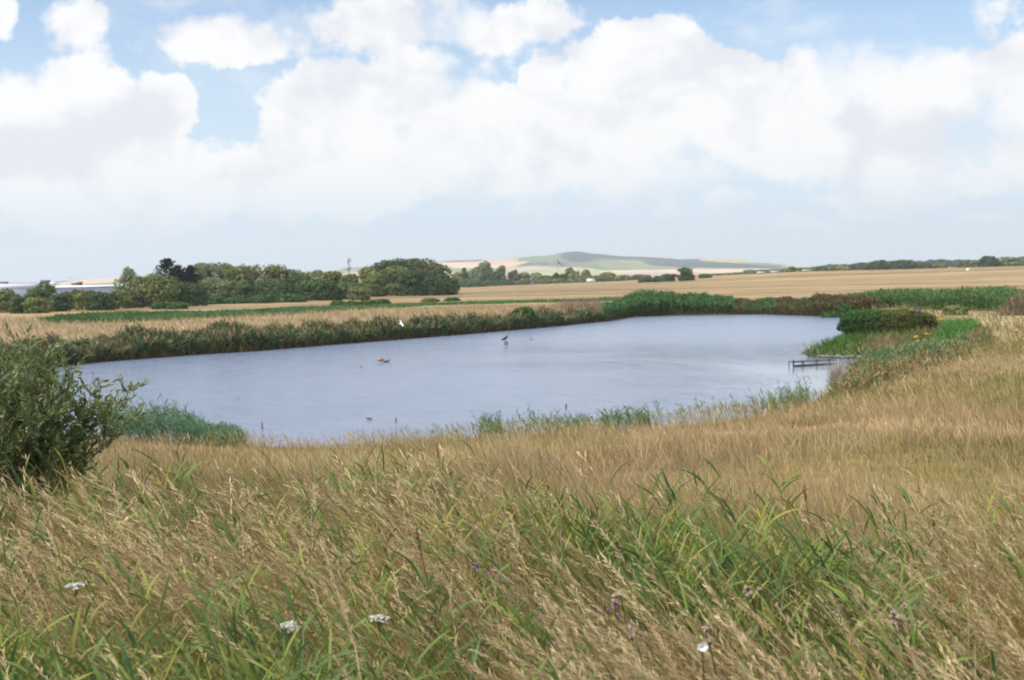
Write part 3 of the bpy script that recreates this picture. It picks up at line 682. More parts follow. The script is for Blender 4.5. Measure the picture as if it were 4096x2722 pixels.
# peninsula grasses (sampled where the low spit is)
PEN = region([(806,352),(835,344),(852,337),(866,330),(900,333),(975,336),(985,350),(950,357),(900,358),(850,357),(812,355.5)], .2)
ma = MA(); p = sample_poly(PEN, 9500); n = len(p); qx_, qy_ = proj(p[:, 0], p[:, 1], hz(p[:, 0], p[:, 1]))
tanm = (1-sst(np.abs(qx_-905), 25, 45))*sst(fbm(p[:, 0]*.6, p[:, 1]*.6, 26), .40, .55)
c = colvar(n, (.075, .15, .035), .25)
c[qx_ > 930] = colvar((qx_ > 930).sum(), (.09, .21, .045), .2)
c = lerp(c, np.array([.27, .195, .11]), (tanm*.8)[:, None])
ribbons(ma, p3(p), headw(n, 1.2), R.uniform(.3, .75, n)*np.interp(qx_, [803, 850, 930, 980], [.8, .9, .9, 1.25]), R.uniform(0, .5, n), R.uniform(.2, .8, n), .045, c, 3)
stuff('spit_grass', ma, 'rough green and brown grass covering the low spit under the hedge', 'grass')
# reeds in the inlet, near side
ma = MA()
INL = region([(828,396),(836,384),(850,373),(872,365),(905,359.5),(935,356),(965,350),(990,346),(996,352),(975,366),(930,380),(880,394),(850,402)], .1)
p = sample_poly(INL, 9000); isd = -poly_sd(p[:, 0], p[:, 1], INL); kk = R.random(len(p)) < np.clip(isd/1.8, .06, 1); p = p[kk]; isd = isd[kk]; n = len(p); nn = fbm(p[:, 0]*.5, p[:, 1]*.5, 27)
c = lerp(np.array([.15, .19, .065]), np.array([.10, .195, .085]), sst(nn, .42, .56)[:, None])*R.uniform(.75, 1.25, (n, 1)); dry = R.random(n) < .24+.4*(isd < 1.0); c[dry] = (.28, .21, .10)
reed_stems(ma, p, R.uniform(.4, .9, n)*(.55+.7*nn)*np.clip(.5+isd/2, .5, 1), c, wid=2.2, nleaf=6, leafl=.32, S=3)
stuff('inlet_reeds', ma, 'blue-green reeds choking the narrow inlet beside the spit', 'reeds')

# near shore reeds, two clumps
ma = MA()
def shore_pts(px0, px1, n, off0=-.6, off1=1.2):
    px = R.uniform(px0, px1, n); S2 = SH[27:]; xs = [s[0] for s in S2][::-1]; ys = [s[1] for s in S2][::-1]
    b = np.array([onz(a, q) for a, q in zip(px, np.interp(px, xs, ys))]); d = np.linalg.norm(b, axis=1)[:, None]
    return b-b/d*R.uniform(off0, off1, (n, 1)), px
p, px = shore_pts(104, 246, 820, -.9, 2.2); n = len(p)
reed_stems(ma, p, R.uniform(.55, 1.0, n)*np.interp(px, [95, 130, 180, 200, 245, 262], [1.0, 1.05, 1, .75, .4, .3])*(.5+fbm(px*.07, p[:, 1], 78)), colvar(n, (.12, .21, .115), .25), wid=1.15, nleaf=7, leafl=.25)
stuff('shore_reeds_by_the_willow', ma, 'teal green reeds standing at the water edge beside the willow bush', 'reeds')
ma = MA()
p, px = shore_pts(470, 810, 1500, -.9, 2.0); n0 = len(p)
keep = (R.random(n0) < .12+.88*sst(fbm(px*.045, px*0, 28, 3), .40, .62))*(R.random(n0) < np.interp(px, [480, 490, 560, 610, 640, 800], [.1, .7, .5, .5, 1, 1])); p = p[keep > 0]; px = px[keep > 0]; n = len(p)
reed_stems(ma, p, R.uniform(.35, .85, n)*np.interp(px, [480, 540, 600, 700, 800], [.9, .8, .6, .95, .95])*(.5+fbm(px*.08, p[:, 1], 77)), colvar(n, (.13, .20, .09), .25), wid=1.2, nleaf=6, leafl=.22)
stuff('shore_reeds_centre', ma, 'thin green reeds along the near shore below the open water', 'reeds')

# feathery tall grass along the near shore and up the right bank
ma = MA()
n = 34000; p = sample_polar(n, 24, 85, -24, 28, .6); sd = poly_sd(p[:, 0], p[:, 1], POND); wn = 1-sst(p[:, 1]-.10*np.clip(p[:, 0], 0, 60), 58, 78)
a = np.degrees(np.arctan2(p[:, 0], p[:, 1])); d = np.hypot(*p.T)
wd = np.interp(a, [-24, 6, 12, 15, 28], [3.0, 3.5, 7, 13, 17])
k = (sd > -.1) & (sd < wd*(.6+.8*fbm(p[:, 0]*.2, p[:, 1]*.2, 29))) & (wn > .3)
k &= (poly_sd(p[:, 0], p[:, 1], INL) > -.9) & (poly_sd(p[:, 0], p[:, 1], PEN) > .3)
p, sd, a, d = p[k], sd[k], a[k], d[k]; n = len(p)
nn = fbm(p[:, 0]*.3, p[:, 1]*.2, 30)
c = lerp(np.array([.42, .315, .17]), np.array([.22, .20, .065]), sst(nn, .42, .58)[:, None])*R.uniform(.75, 1.2, (n, 1))
hg = R.uniform(.2, .7, n)*(.45+1.1*fbm(p[:, 0]*.7, p[:, 1]*.5, 66, 3))*np.interp(a, [-24, 4, 12, 20], [.62, .7, 1, 1.0])
ribbons(ma, p3(p), headw(n, .8), hg, R.uniform(0, .3, n), R.uniform(.1, .5, n), .00035*d, c*.85, 3, tipc=c*1.1, shape='stem')
ribbons(ma, p3(p)+np.column_stack([R.normal(0, .1, (n, 2)), hg*.62]), headw(n, .8), hg*.35, R.uniform(.1, .5, n), R.uniform(.1, .5, n), .0007*d, c*1.08, 3, shape='head')
stuff('shore_grass', ma, 'feathery straw and olive grass fringing the near shore and right bank', 'grass')

# meadow: short brownish turf from the tall grass down to the shore
ma = MA()
n = 210000; p = sample_polar(n, 6.0, 95, -29, 29, 0); sd = poly_sd(p[:, 0], p[:, 1], POND); wn = 1-sst(p[:, 1]-.10*np.clip(p[:, 0], 0, 60), 58, 78)
d = np.hypot(*p.T); k = (sd > .1) & (wn > .25) & (poly_sd(p[:, 0], p[:, 1], INL) > -1) & (poly_sd(p[:, 0], p[:, 1], PEN) > .3)
p, d, sd = p[k], d[k], sd[k]; n = len(p)
nn = fbm(p[:, 0]*.16+3, p[:, 1]*.10, 32); n2 = fbm(p[:, 0]*.9, p[:, 1]*.5, 33, 3)
c = lerp(np.array([.44, .315, .175]), np.array([.36, .27, .13]), sst(n2, .4, .6)[:, None])
c = lerp(c, np.array([.25, .215, .075]), (sst(nn, .43, .56)*.85)[:, None])
c = lerp(c, np.array([.22, .14, .08]), (sst(n2, .60, .72)*.6)[:, None])
tuft = sst(fbm(p[:, 0]*2.2, p[:, 1]*1.6, 63, 3), .5, .66); c = lerp(c, np.array([.46, .36, .20]), (tuft*.6)[:, None])*R.uniform(.62, 1.3, (n, 1))
lump = sst(fbm(p[:, 0]*.55+9, p[:, 1]*.38, 65, 3), .42, .60); c = c*lerp(1.15, .86, lump*(d < 30))[:, None]; hg = R.uniform(.04, .19, n)*(.45+.9*n2+1.0*tuft)*(.7+.6*lump)*np.interp(d, [6, 12, 30, 60], [1.2, 1.0, 1.1, 1.5])
ribbons(ma, p3(p), headw(n, 1.3), hg, R.uniform(0, .6, n), R.uniform(0, .7, n), np.maximum(.0028, .00045*d), c*.85, 2, tipc=c*1.15)
stuff('meadow_grass', ma, 'short sun-dried brown meadow grass between the tall grass and the pond', 'grass')

# ------------------------------------------------------------------ foreground
FA = (-30, 30)
def edge(a): return np.interp(a, [-25, -14, -8, 0, 8, 22, 30], [9.0, 9.0, 8.9, 8.3, 7.6, 7.1, 6.8])
def fgmask(p, jitter=.6):
    d = np.hypot(*p.T); a = np.degrees(np.arctan2(p[:, 0], p[:, 1])); return d < edge(a)+R.normal(0, jitter, len(p))+1.6*(vnoise(p[:, 0]*.8, p[:, 1]*.8, 35)-.5)
HC = [(onz(755, 590, 2.75), 1.15, .9), (onz(345, 535, 2.6), 1.2, .9), (onz(560, 530, 2.6), .8, .6)]
def holes(p):
    h = sst(fbm(p[:, 0]*.55+11, p[:, 1]*.42+2, 36, 3), .56, .68)
    for (cx, cy), ra, rb in HC: h = np.maximum(h, 1-sst(np.sqrt(((p[:, 0]-cx)/ra)**2+((p[:, 1]-cy)/rb)**2)+(vnoise(p[:, 0]*3, p[:, 1]*3, 92)-.5)*.6, .6, 1.15))
    return h       # flattened patches
ma = MA()                         # thatch
n = 95000; p = sample_polar(n, 1.5, 11, *FA, .6); p = p[fgmask(p, .8)]; n = len(p); d = np.hypot(*p.T)
nn = fbm(p[:, 0]*.8, p[:, 1]*.8, 37)[:, None]
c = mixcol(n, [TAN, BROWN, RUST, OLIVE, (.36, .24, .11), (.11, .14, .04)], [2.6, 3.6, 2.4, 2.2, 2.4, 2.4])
hl_ = holes(p)[:, None]; c = lerp(c*.55, mixcol(n, [RUST, (.22, .11, .05), (.34, .20, .10)], [3, 2, 2]), hl_)  # thatch outside flattened patches darkened: shade between blades put into its colour
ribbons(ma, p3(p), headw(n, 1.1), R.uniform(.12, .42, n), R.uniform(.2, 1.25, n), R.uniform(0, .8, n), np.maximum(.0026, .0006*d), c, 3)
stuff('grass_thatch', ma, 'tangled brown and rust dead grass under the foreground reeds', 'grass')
ma = MA()                         # leafy green grass
n = 52000; p = sample_polar(n, 1.6, 11, *FA, .8); p = p[fgmask(p)]; p = p[R.random(len(p)) > .94*holes(p)]; ap_ = np.degrees(np.arctan2(p[:, 0], p[:, 1])); p = p[R.random(len(p)) < np.interp(np.hypot(*p.T), [1.6, 3.5, 5], [.3, .6, 1])*lerp(np.interp(ap_, [-12, 4], [.5, 1]), 1, sst(np.hypot(*p.T), 3, 4.5))]; n = len(p); d = np.hypot(*p.T)
pt = fbm(p[:, 0]*.75+5, p[:, 1]*.55, 39, 3)[:, None]; c = np.where(pt > R.uniform(.38, .58, (n, 1)), mixcol(n, [GREEN, LIME, (.15, .20, .06)], [4, 2, 3]), mixcol(n, [OLIVE, (.36, .27, .11), (.42, .27, .10), (.17, .20, .06)], [2, 3, 2, 2.4]))
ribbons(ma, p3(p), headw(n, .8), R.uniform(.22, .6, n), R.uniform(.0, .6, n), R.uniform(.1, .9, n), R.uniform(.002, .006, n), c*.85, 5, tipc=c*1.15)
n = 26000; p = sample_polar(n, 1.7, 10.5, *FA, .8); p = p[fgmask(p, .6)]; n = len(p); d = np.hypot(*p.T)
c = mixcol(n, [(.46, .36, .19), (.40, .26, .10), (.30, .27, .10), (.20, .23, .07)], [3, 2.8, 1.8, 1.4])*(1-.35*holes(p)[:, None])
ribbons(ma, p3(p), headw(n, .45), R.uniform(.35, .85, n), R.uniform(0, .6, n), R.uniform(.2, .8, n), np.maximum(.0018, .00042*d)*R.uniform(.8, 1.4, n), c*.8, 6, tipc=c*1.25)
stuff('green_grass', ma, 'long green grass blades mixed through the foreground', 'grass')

def panicles(ma, pts, th, h, cols, frac=.30, m=30, spike=.026, wd=.005, open_=.22, core=.006):
    n = len(pts); S = pts.shape[1]-1; hd = np.arctan2(h[:, 1], h[:, 0]); fr = frac*R.uniform(.75, 1.2, n)
    def at(t):
        u = np.clip(t*S, 0, S-1e-4); k = u.astype(int); f = (u-k)[:, None]; I = np.arange(n)
        return pts[I, k]*(1-f)+pts[I, k+1]*f, th[I, k]*(1-f[:, 0])+th[I, k+1]*f[:, 0]
    for j in range(m):
        t = j/(m-1); q, tl = at(1-fr*(1-t)); w_ = .55+.9*math.sin(math.pi*min(1, .15+.85*(1-t)))
        sg = 1 if j % 2 else -1
        ribbons(ma, q, hd+R.normal(0, .45, n), spike*R.uniform(.7, 1.4, n)*w_, tl+sg*R.uniform(.05, open_, n)*w_, R.uniform(-.1, .35, n), wd*R.uniform(.7, 1.3, n), cols*R.uniform(.82, 1.2, (n, 1)), 2, shape='head')
ma = MA()                         # dry flowering grass, blown to the left
n = 13500; p = sample_polar(n, 1.6, 10.5, *FA, .6); p = p[fgmask(p, .5)]
a = np.degrees(np.arctan2(p[:, 0], p[:, 1])); d = np.hypot(*p.T)
pr = np.interp(a, [-25, -8, 2, 25], [1.0, .85, .55, .5])*np.interp(d, [1.6, 4, 6], [1.3, 1.1, .7])*(.12+1.5*(1-sst(fbm(p[:, 0]*.75+5, p[:, 1]*.55, 39, 3), .44, .58)))
pr = pr*(1-.75*holes(p)); k = R.random(len(p)) < pr; p = p[k]; d = d[k]; a = a[k]; n = len(p)
lean = np.interp(a, [-25, 0, 25], [.62, .46, .3])*R.uniform(.5, 1.35, n)
hg = R.uniform(.5, 1.0, n)*np.interp(d, [2, 6, 9], [1.0, .95, .75])
cs = mixcol(n, [(.42, .28, .11), (.36, .23, .09), (.25, .23, .07)], [3, 3, 2.5])
pts, th, h = ribbons(ma, p3(p), headw(n, .5), hg, R.uniform(.0, .25, n)+lean*.5, R.uniform(.25, .75, n)+lean*.4, np.maximum(.0028, .0006*d), cs, 6, tipc=cs*1.1, shape='stem')
hcv = mixcol(n, [(.53, .42, .245), (.46, .355, .195), (.35, .26, .145)], [3, 3, 2])
nr2 = d < 6.5
panicles(ma, pts[nr2], th[nr2], h[nr2], hcv[nr2], .32, 36, .020, .0040, .28)
panicles(ma, pts[~nr2], th[~nr2], h[~nr2], hcv[~nr2], .32, 11, .045, .0075, .22)
for kk in range(2):
    sel = R.random(n) < .8; q = pts[sel, 1+kk]
    ribbons(ma, q, headw(sel.sum(), 1.0), R.uniform(.15, .35, sel.sum()), R.uniform(.3, .9, sel.sum()), R.uniform(.3, 1.2, sel.sum()), .0055, cs[sel]*1.05, 4)
stuff('flowering_dry_grass', ma, 'straw-coloured grasses with feathery seed heads blown to the left', 'grass')
ma = MA()                         # young reeds
n = 9500; p = sample_polar(n, 2.0, 10.2, *FA, .8); p = p[fgmask(p, .5)]
cl = sst(fbm(p[:, 0]*.75+5, p[:, 1]*.55, 39, 3), .46, .58)*(1-.95*holes(p)); a = np.degrees(np.arctan2(p[:, 0], p[:, 1]))
k = R.random(len(p)) < np.maximum(cl, .12*(a < 2)*sst(np.hypot(*p.T), 3, 5))*np.interp(a, [-25, -12, -2, 25], [1.1, 1, 1.05, 1.05])*np.interp(np.hypot(*p.T), [2, 3.6, 5], [.4, .7, 1])*lerp(np.interp(a, [-12, 2], [.35, 1]), 1, sst(np.hypot(*p.T), 3, 4.5))+.06; p = p[k]; n = len(p)
c = mixcol(n, [GREEN, LIME, (.085, .17, .06), (.16, .24, .05), (.26, .25, .06)], [4, 1.6, 3.6, 2.6, 1.3])
dd0 = np.hypot(*p.T); reed_stems(ma, p, R.uniform(.34, .68, n)*np.interp(dd0, [2, 5, 9], [.95, 1.05, .9]), c*.92, wid=.54, nleaf=10, lean=.3, tipc=lerp(c, np.array([.33, .27, .11]), R.uniform(0, .7, (n, 1))**2), leafl=.215, S=5, spread=.6)
stuff('young_reeds', ma, 'fresh green broad-leaved reeds in the foreground', 'reeds')
ma = MA()                         # pale dead upright stalks on the right
n = 520; p = sample_polar(n, 2.3, 8.5, -10, 28, .9); nn = fbm(p[:, 0]*.8, p[:, 1]*.7, 40); p = p[nn > .47]; n = len(p)
c = mixcol(n, [(.50, .41, .28), (.40, .31, .20), (.33, .20, .13)], [3, 2, 1])
ribbons(ma, p3(p), headw(n, 1.6), R.uniform(.4, .75, n), R.uniform(0, .3, n), R.uniform(-.05, .2, n), .006, c, 3, shape='stem')
stuff('dead_stalks', ma, 'pale broken stalks standing among the reeds on the right', 'stalks')

# ------------------------------------------------------------------ willow bush on the left
def willow():
    x0, y0, z0, d0 = hit(-14, 540); z0 = gz(x0, y0)
    e = bpy.data.objects.new('willow_bush', None); col.objects.link(e); e.location = (x0, y0, z0)
    br = MA(); lf = MA(); LP = []; LD = []; LC = []
    H = CAM_H-(342-284)*d0/FPX-z0
    stems = []
    for i in range(110):
        a = R.uniform(0, 2*math.pi); out = R.uniform(.15, 1.75); L = H*R.uniform(.75, 1.1)*(1-.10*max(0, out-.5))
        p = np.array([math.cos(a)*.12*R.random(), math.sin(a)*.12*R.random(), -.05]); dirv = np.array([math.cos(a)*out*.62, math.sin(a)*out*.62, .62]); path = [p]
        for s in range(9):
            dirv = dirv/np.linalg.norm(dirv); dirv = dirv+np.array([0, 0, .09])+R.normal(0, .07, 3); p = p+dirv/np.linalg.norm(dirv)*L/9; path.append(p)
        path = np.array(path); stems.append(path)
        tube(br, path, np.linspace(.013, .003, 10), (.13, .10, .06), 5)
        for s in range(1, 10):
            for q in range(3 if s < 6 else 4):
                d2 = R.normal(0, 1, 3); d2[2] = abs(d2[2])*.8+.2; d2 = d2/np.linalg.norm(d2)+.6*(path[s]-path[s-1])/np.linalg.norm(path[s]-path[s-1]); d2 /= np.linalg.norm(d2)
                TL = R.uniform(.14, .36)*(1.1-.05*s); start = path[s]; m = int(TL/.014)
                end = start+d2*TL; tube(br, [start, (start+end)/2+R.normal(0, .01, 3), end], [.003, .002, .001], (.15, .13, .06), 3)
                t = np.linspace(.12, 1.0, m)[:, None]; LP.append(start+(end-start)*t+R.normal(0, .006, (m, 3)))
                LD.append(np.tile(d2, (m, 1))); LC.append(np.full(m, R.uniform(0, 1)))
    P = np.concatenate(LP); D = np.concatenate(LD); T = np.concatenate(LC); n = len(P)
    hgt = np.clip(P[:, 2]/H, 0, 1)
    keep = P[:, 2] > .05; P, D, T, hgt = P[keep], D[keep], T[keep], hgt[keep]; n = len(P)
    ax = D+R.normal(0, .62, (n, 3)); ax /= np.linalg.norm(ax, axis=1)[:, None]
    sd2 = np.cross(ax, R.normal(0, 1, (n, 3))); sd2 /= np.linalg.norm(sd2, axis=1)[:, None]+1e-9; nm = np.cross(ax, sd2)
    L = R.uniform(.035, .068, n)[:, None]; W = L*R.uniform(.13, .2, n)[:, None]
    cw = lerp(np.array([.085, .13, .04]), np.array([.22, .26, .10]), (T*.8+.2*R.random(n))[:, None])*R.uniform(.8, 1.25, (n, 1))
    V = np.stack([P, P+ax*L*.45-sd2*W+nm*L*.03, P+ax*L-nm*L*.08, P+ax*L*.45+sd2*W+nm*L*.03], 1)
    lf.add(V.reshape(-1, 3), np.arange(n*4).reshape(n, 4), np.repeat(cw, 4, 0))
    link('branches', br.mesh('branches'), BARK, e); link('leaves', lf.mesh('leaves'), mat_foliage('willow_leaf', .28, .45, spec=.35), e)
    tag(e, 'large bushy olive-green willow at the left edge overhanging the pond view', 'bush')
    return n
print('willow leaves', willow())

# ------------------------------------------------------------------ clipped hedge on the spit
def hedge():
    x0, y0, z0, d = hit(888, 336.5, 40); wd = 88*d/FPX; ht_ = 24*d/FPX
    e = bpy.data.objects.new('clipped_hedge', None); col.objects.link(e); e.location = (x0, y0, z0)
    ma = MA(); n = 22000
    v = R.normal(0, 1, (n, 3)); v /= np.linalg.norm(v, axis=1)[:, None]
    s = np.sign(v)*np.abs(v)**.8                     # rounded-box shape
    s = s/((np.abs(s)**4).sum(1)**.25)[:, None]
    P = s*np.array([wd/2, 1.0, ht_*.5])*(R.uniform(.80, 1.03, n)*(.92+.16*vnoise(s[:, 0]*9, s[:, 2]*4+s[:, 1]*4, 81)))[:, None]+np.array([0, 0, ht_*.56])
    P[:, 2] *= np.interp(P[:, 0], [-wd/2, -wd*.35, wd*.2, wd/2], [.98, 1.02, .98, .86])
    c = np.where((P[:, 0]+R.normal(0, .25, n) > -.7)[:, None], np.array([.115, .135, .035]), np.array([.05, .115, .03]))*R.uniform(.65, 1.35, (n, 1))
    leafquads(ma, P, v, .06, c, .6)
    for j in range(6):
        br = MA(); xx = wd*(-.4+.16*j); tube(br, [(xx, R.uniform(-.3, .3), -.1), (xx+R.uniform(-.1, .1), 0, ht_*.45), (xx+R.uniform(-.3, .3), .1, ht_*.8)], [.035, .025, .008], (.1, .08, .05), 5); link('stem', br.mesh('stem'), BARK, e)
    link('foliage', ma.mesh('foliage'), FOL, e)
    tag(e, 'dense rounded green hedge standing on the low spit at the right', 'hedge'); return x0, y0, z0, d
HX0, HY0, HZ0, HD0 = hedge()
def shrub_small(px, base, top, wpx, kind, name, label, cat='bush'):
    x, y, z, d = hit(px, base, 30); e = bpy.data.objects.new(name, None); col.objects.link(e); e.location = (x, y, z)
    h = (base-top)*d/FPX; link('crown', crown(h, wpx*d/FPX, kind, d, 2600), FOL, e); link('trunk', trunk_mesh(h, wpx*d/FPX, d), BARK, e); tag(e, label, cat)
shrub_small(955, 315, 306, 24, 'olive', 'bush', 'dark olive bush at the end of the green reed belt, right of the hedge')
KC['mauve'] = (.22, .165, .115)
x, y, z, d = hit(1024, 315, 30); ma = MA(); m = 2600; q = np.column_stack([R.normal(0, .95, m), R.normal(0, .8, m), np.zeros(m)]); q[:, 2] = hz(q[:, 0]+x, q[:, 1]+y)-z-.03
L_ = R.uniform(.7, 1.9, m)*np.exp(-(q[:, 0]**2+q[:, 1]**2)/3.2); cm_ = mixcol(m, [(.26, .195, .14), (.20, .15, .11), (.17, .17, .07), (.33, .25, .16)], [3, 3, 1.5, 1.5])
ribbons(ma, q, headw(m, 1.3), L_, R.uniform(0, .35, m), R.uniform(0, .5, m), .022, cm_, 3, shape='stem'); ribbons(ma, q+np.column_stack([R.normal(0, .12, (m, 2)), L_*.6]), headw(m, 1.2), L_*.4, R.uniform(.1, .6, m), .3, .045, cm_*1.05, 3, shape='head')
tag(link('dock_thicket', ma.mesh('dock_thicket'), GRASS, None, (x, y, z)), 'purplish brown seeding thicket at the right edge of the photo', 'thicket')
shrub_small(524, 326.5, 308, 26, 'low', 'bush', 'glossy dark green bush among the reeds on the far bank')

# ------------------------------------------------------------------ stones under the spit
STONE = mat_plain('grey_stone', (.21, .19, .20), .85, .3, 12)
def stone(name, x, y, z, r, label, group):
    ma = MA(); ellip(ma, (0, 0, 0), (1, .8, .6), (1, 1, 1), 8, 5); v = ma.v[0]; v *= (1+.22*(vnoise(v[:, 0]*2+x*9, v[:, 1]*2+v[:, 2]*2, 90)-.5))[:, None]*r
    o = link(name, ma.mesh('stone'), STONE, None, (x, y, z), R.uniform(0, 3)); tag(o, label, 'stone', group)
NSTN = 16
for i in range(NSTN):
    px = 819+i*2.7+(3 if i > 12 else 0)
    x, y = onz(px+R.uniform(-.6, .6), 355.3+.07*i+R.uniform(-.3, .3), .1)
    y -= .15
    o_ = 'leftmost' if i == 0 else ('rightmost' if i == NSTN-1 else ORD[i]+' from left')
    stone('stone', x, y, .06, R.uniform(.11, .19), f'grey stone at the waterline of the spit, {o_}', 'stones along the foot of the spit')

# ------------------------------------------------------------------ low timber railing in the water
WOOD = mat_plain('weathered_wood', (.105, .075, .06), .85, .3, 8)
def railing():
    x0, y0 = onz(793.5, 366.6); x1, y1 = onz(838, 364.0)
    e = bpy.data.objects.new('timber_railing', None); col.objects.link(e); e.location = (x0, y0, 0)
    v = np.array([x1-x0, y1-y0]); L = np.linalg.norm(v); u = v/L; s = np.array([-u[1], u[0]])*.35
    def rail(q0, q1, z, t=.04):
        ma = MA(); tube(ma, [(q0[0], q0[1], z), ((q0[0]+q1[0])/2, (q0[1]+q1[1])/2, z+R.uniform(-.015, .015)), (q1[0], q1[1], z)], t, (1, 1, 1), 4); link('rail', ma.mesh('rail'), WOOD, e)
    def post(q, h, t=.035):
        ma = MA(); tube(ma, [(q[0], q[1], -.7), (q[0]+R.uniform(-.02, .02), q[1], h)], t, (1, 1, 1), 4); link('post', ma.mesh('post'), WOOD, e)
    O = np.zeros(2); E = u*L
    rail(O, E, .03, .05); rail(O+s, E+s, .21, .022); rail(O, E, .20, .02)
    for k, t in enumerate((0, .22, .52, .8)): post(u*L*t, .25 if k else .31, .035 if k == 0 else .022)
    for t in (.0, .3, .62, .9): post(u*L*t+s, .26, .022)
    tag(e, 'low dark timber railing with posts standing in the inlet below the stony spit', 'railing')
railing()
# pale fluffy dead stump beside the inlet
ma = MA(); x, y, z, d = hit(837, 389, 20)
n = 260; q = np.column_stack([R.normal(0, .16, n), R.normal(0, .16, n), R.uniform(0, .15, n)])
ribbons(ma, q, R.uniform(0, 6.28, n), R.uniform(.4, 1.15, n), R.uniform(0, .35, n), R.uniform(-.1, .3, n), .022, colvar(n, (.42, .37, .33), .2, .03), 4, shape='head')
tag(link('dead_reed_tuft', ma.mesh('dead_reed_tuft'), GRASS, None, (x, y, z-.03)), 'tall pale grey dead tuft at the water edge below the railing', 'tuft')

# ------------------------------------------------------------------ signs in the pond
PINK = mat_plain('faded_red_paint', (.34, .20, .185), .7, .15, 9); METAL = mat_plain('grey_metal', (.3, .3, .3), .5, .1, 10, .6)
def sign(px, py, wpx, top, bot, label):
    x, y = onz(px, py); d = math.hypot(x, y); e = bpy.data.objects.new('sign', None); col.objects.link(e); e.location = (x, y, 0)
    k = d/FPX; zt = (py-top)*k; zb = (py-bot)*k
    ma = MA(); box(ma, (0, 0, (zt+zb)/2), (wpx*k, .03, zt-zb)); link('board', ma.mesh('board'), PINK, e)
    ma = MA(); tube(ma, [(0, .033, -.8), (0, .033, zt-.02)], .018, (1, 1, 1), 4); link('post', ma.mesh('post'), METAL, e)
    tag(e, label, 'sign', 'signs standing in the pond'); return x, y, zt, k
s1 = sign(506.2, 346.2, 3.9, 341.2, 344.9, 'small square faded red sign in the pond with the black bird on top')
s2 = sign(380.5, 362.6, 5.8, 357.8, 361.2, 'wider faded red sign low in the pond with a brown duck beside it')

# ------------------------------------------------------------------ birds
BLK = mat_plain('black_feathers', (.012, .012, .016), .5, .2, 20); BRN = mat_plain('brown_feathers', (.10, .075, .045), .7, .4, 30)
WHT = mat_plain('white_feathers', (.80, .80, .80), .7, .05, 20); BILL = mat_plain('bill_horn', (.25, .18, .05), .5, .1, 20); GRYF = mat_plain('grey_wing', (.42, .44, .47), .7, .1, 20)
def body_mesh(path, radii, k=8, sq=.9):
    ma = MA(); tube(ma, path, radii, (1, 1, 1), k); me = ma.mesh('body'); smooth(me); return me
def perched():
    x, y, zt, k = s1; e = bpy.data.objects.new('crow', None); col.objects.link(e); e.location = (x-.05, y, zt)
    b = link('body', body_mesh([(-.24, 0, .07), (-.14, 0, .11), (-.04, 0, .17), (.05, 0, .24), (.10, 0, .31), (.135, 0, .36), (.17, 0, .37), (.19, 0, .365)], [.015, .05, .085, .085, .055, .045, .035, .008]), BLK, e)
    ma = MA(); tube(ma, [(.18, 0, .367), (.25, 0, .36)], [.014, .003], (1, 1, 1), 6); link('beak', ma.mesh('beak'), BLK, e)
    for s in (-1, 1):
        ma = MA(); q = np.array([(.06, .07*s, .27), (-.10, .10*s, .24), (-.26, .07*s, .08), (-.05, .095*s, .14)]); q2 = q+np.array([0, .015*s, 0])
        ma.add(np.concatenate([q, q2]), [(0, 1, 2, 3), (7, 6, 5, 4), (0, 4, 5, 1), (1, 5, 6, 2), (2, 6, 7, 3), (3, 7, 4, 0)], (1, 1, 1)); link('wing', ma.mesh('wing'), BLK, e)
        ma = MA(); tube(ma, [(0, .03*s, .15), (.03, .03*s, .005)], .007, (1, 1, 1), 5); link('leg', ma.mesh('leg'), BLK, e)
    tag(e, 'black crow-like bird perched on the small square sign in the pond', 'bird')
perched()
def duck(px, py, wpx, label, rz=0, group='waterfowl on the pond', name='duck'):
    x, y = onz(px, py); k = math.hypot(x, y)/FPX; L = wpx*k; e = bpy.data.objects.new(name, None); col.objects.link(e); e.location = (x, y, 0); e.rotation_euler = (0, 0, rz)
    b = link('body', body_mesh(np.array([(-.5, 0, .17), (-.38, 0, .12), (-.15, 0, .08), (.12, 0, .08), (.28, 0, .14), (.34, 0, .24), (.38, 0, .32), (.44, 0, .32), (.47, 0, .31)])*L,
             np.array([.02, .09, .16, .16, .10, .055, .07, .06, .015])*L), BRN, e)
    ma = MA(); tube(ma, [(.46*L, 0, .31*L), (.56*L, 0, .29*L)], [.025*L, .012*L], (1, 1, 1), 6); link('bill', ma.mesh('bill'), BILL, e)
    for s in (-1, 1):
        ma = MA(); ellip(ma, (-.08*L, .13*L*s, .14*L), (.28*L, .03*L, .08*L), (1, 1, 1), 8, 5); link('wing', ma.mesh('wing'), BRN, e)
    tag(e, label, 'duck', group)
duck(386.4, 362.2, 8, 'brown duck floating right beside the wider red sign', 0)
duck(361, 367.2, 3.2, 'tiny dark waterbird on the open water left of the wider red sign', .2)
duck(369, 419.3, 6.5, 'dark duck on the water nearest the near shore', math.pi)
duck(238, 398.6, 3.0, 'tiny dark waterbird alone on the left part of the pond', 2.8)
duck(531, 339.5, 3.0, 'tiny grey waterbird to the right of the small square sign', .4)
duck(448, 331.8+6, 2.2, 'tiniest waterbird close under the far reeds', .4)
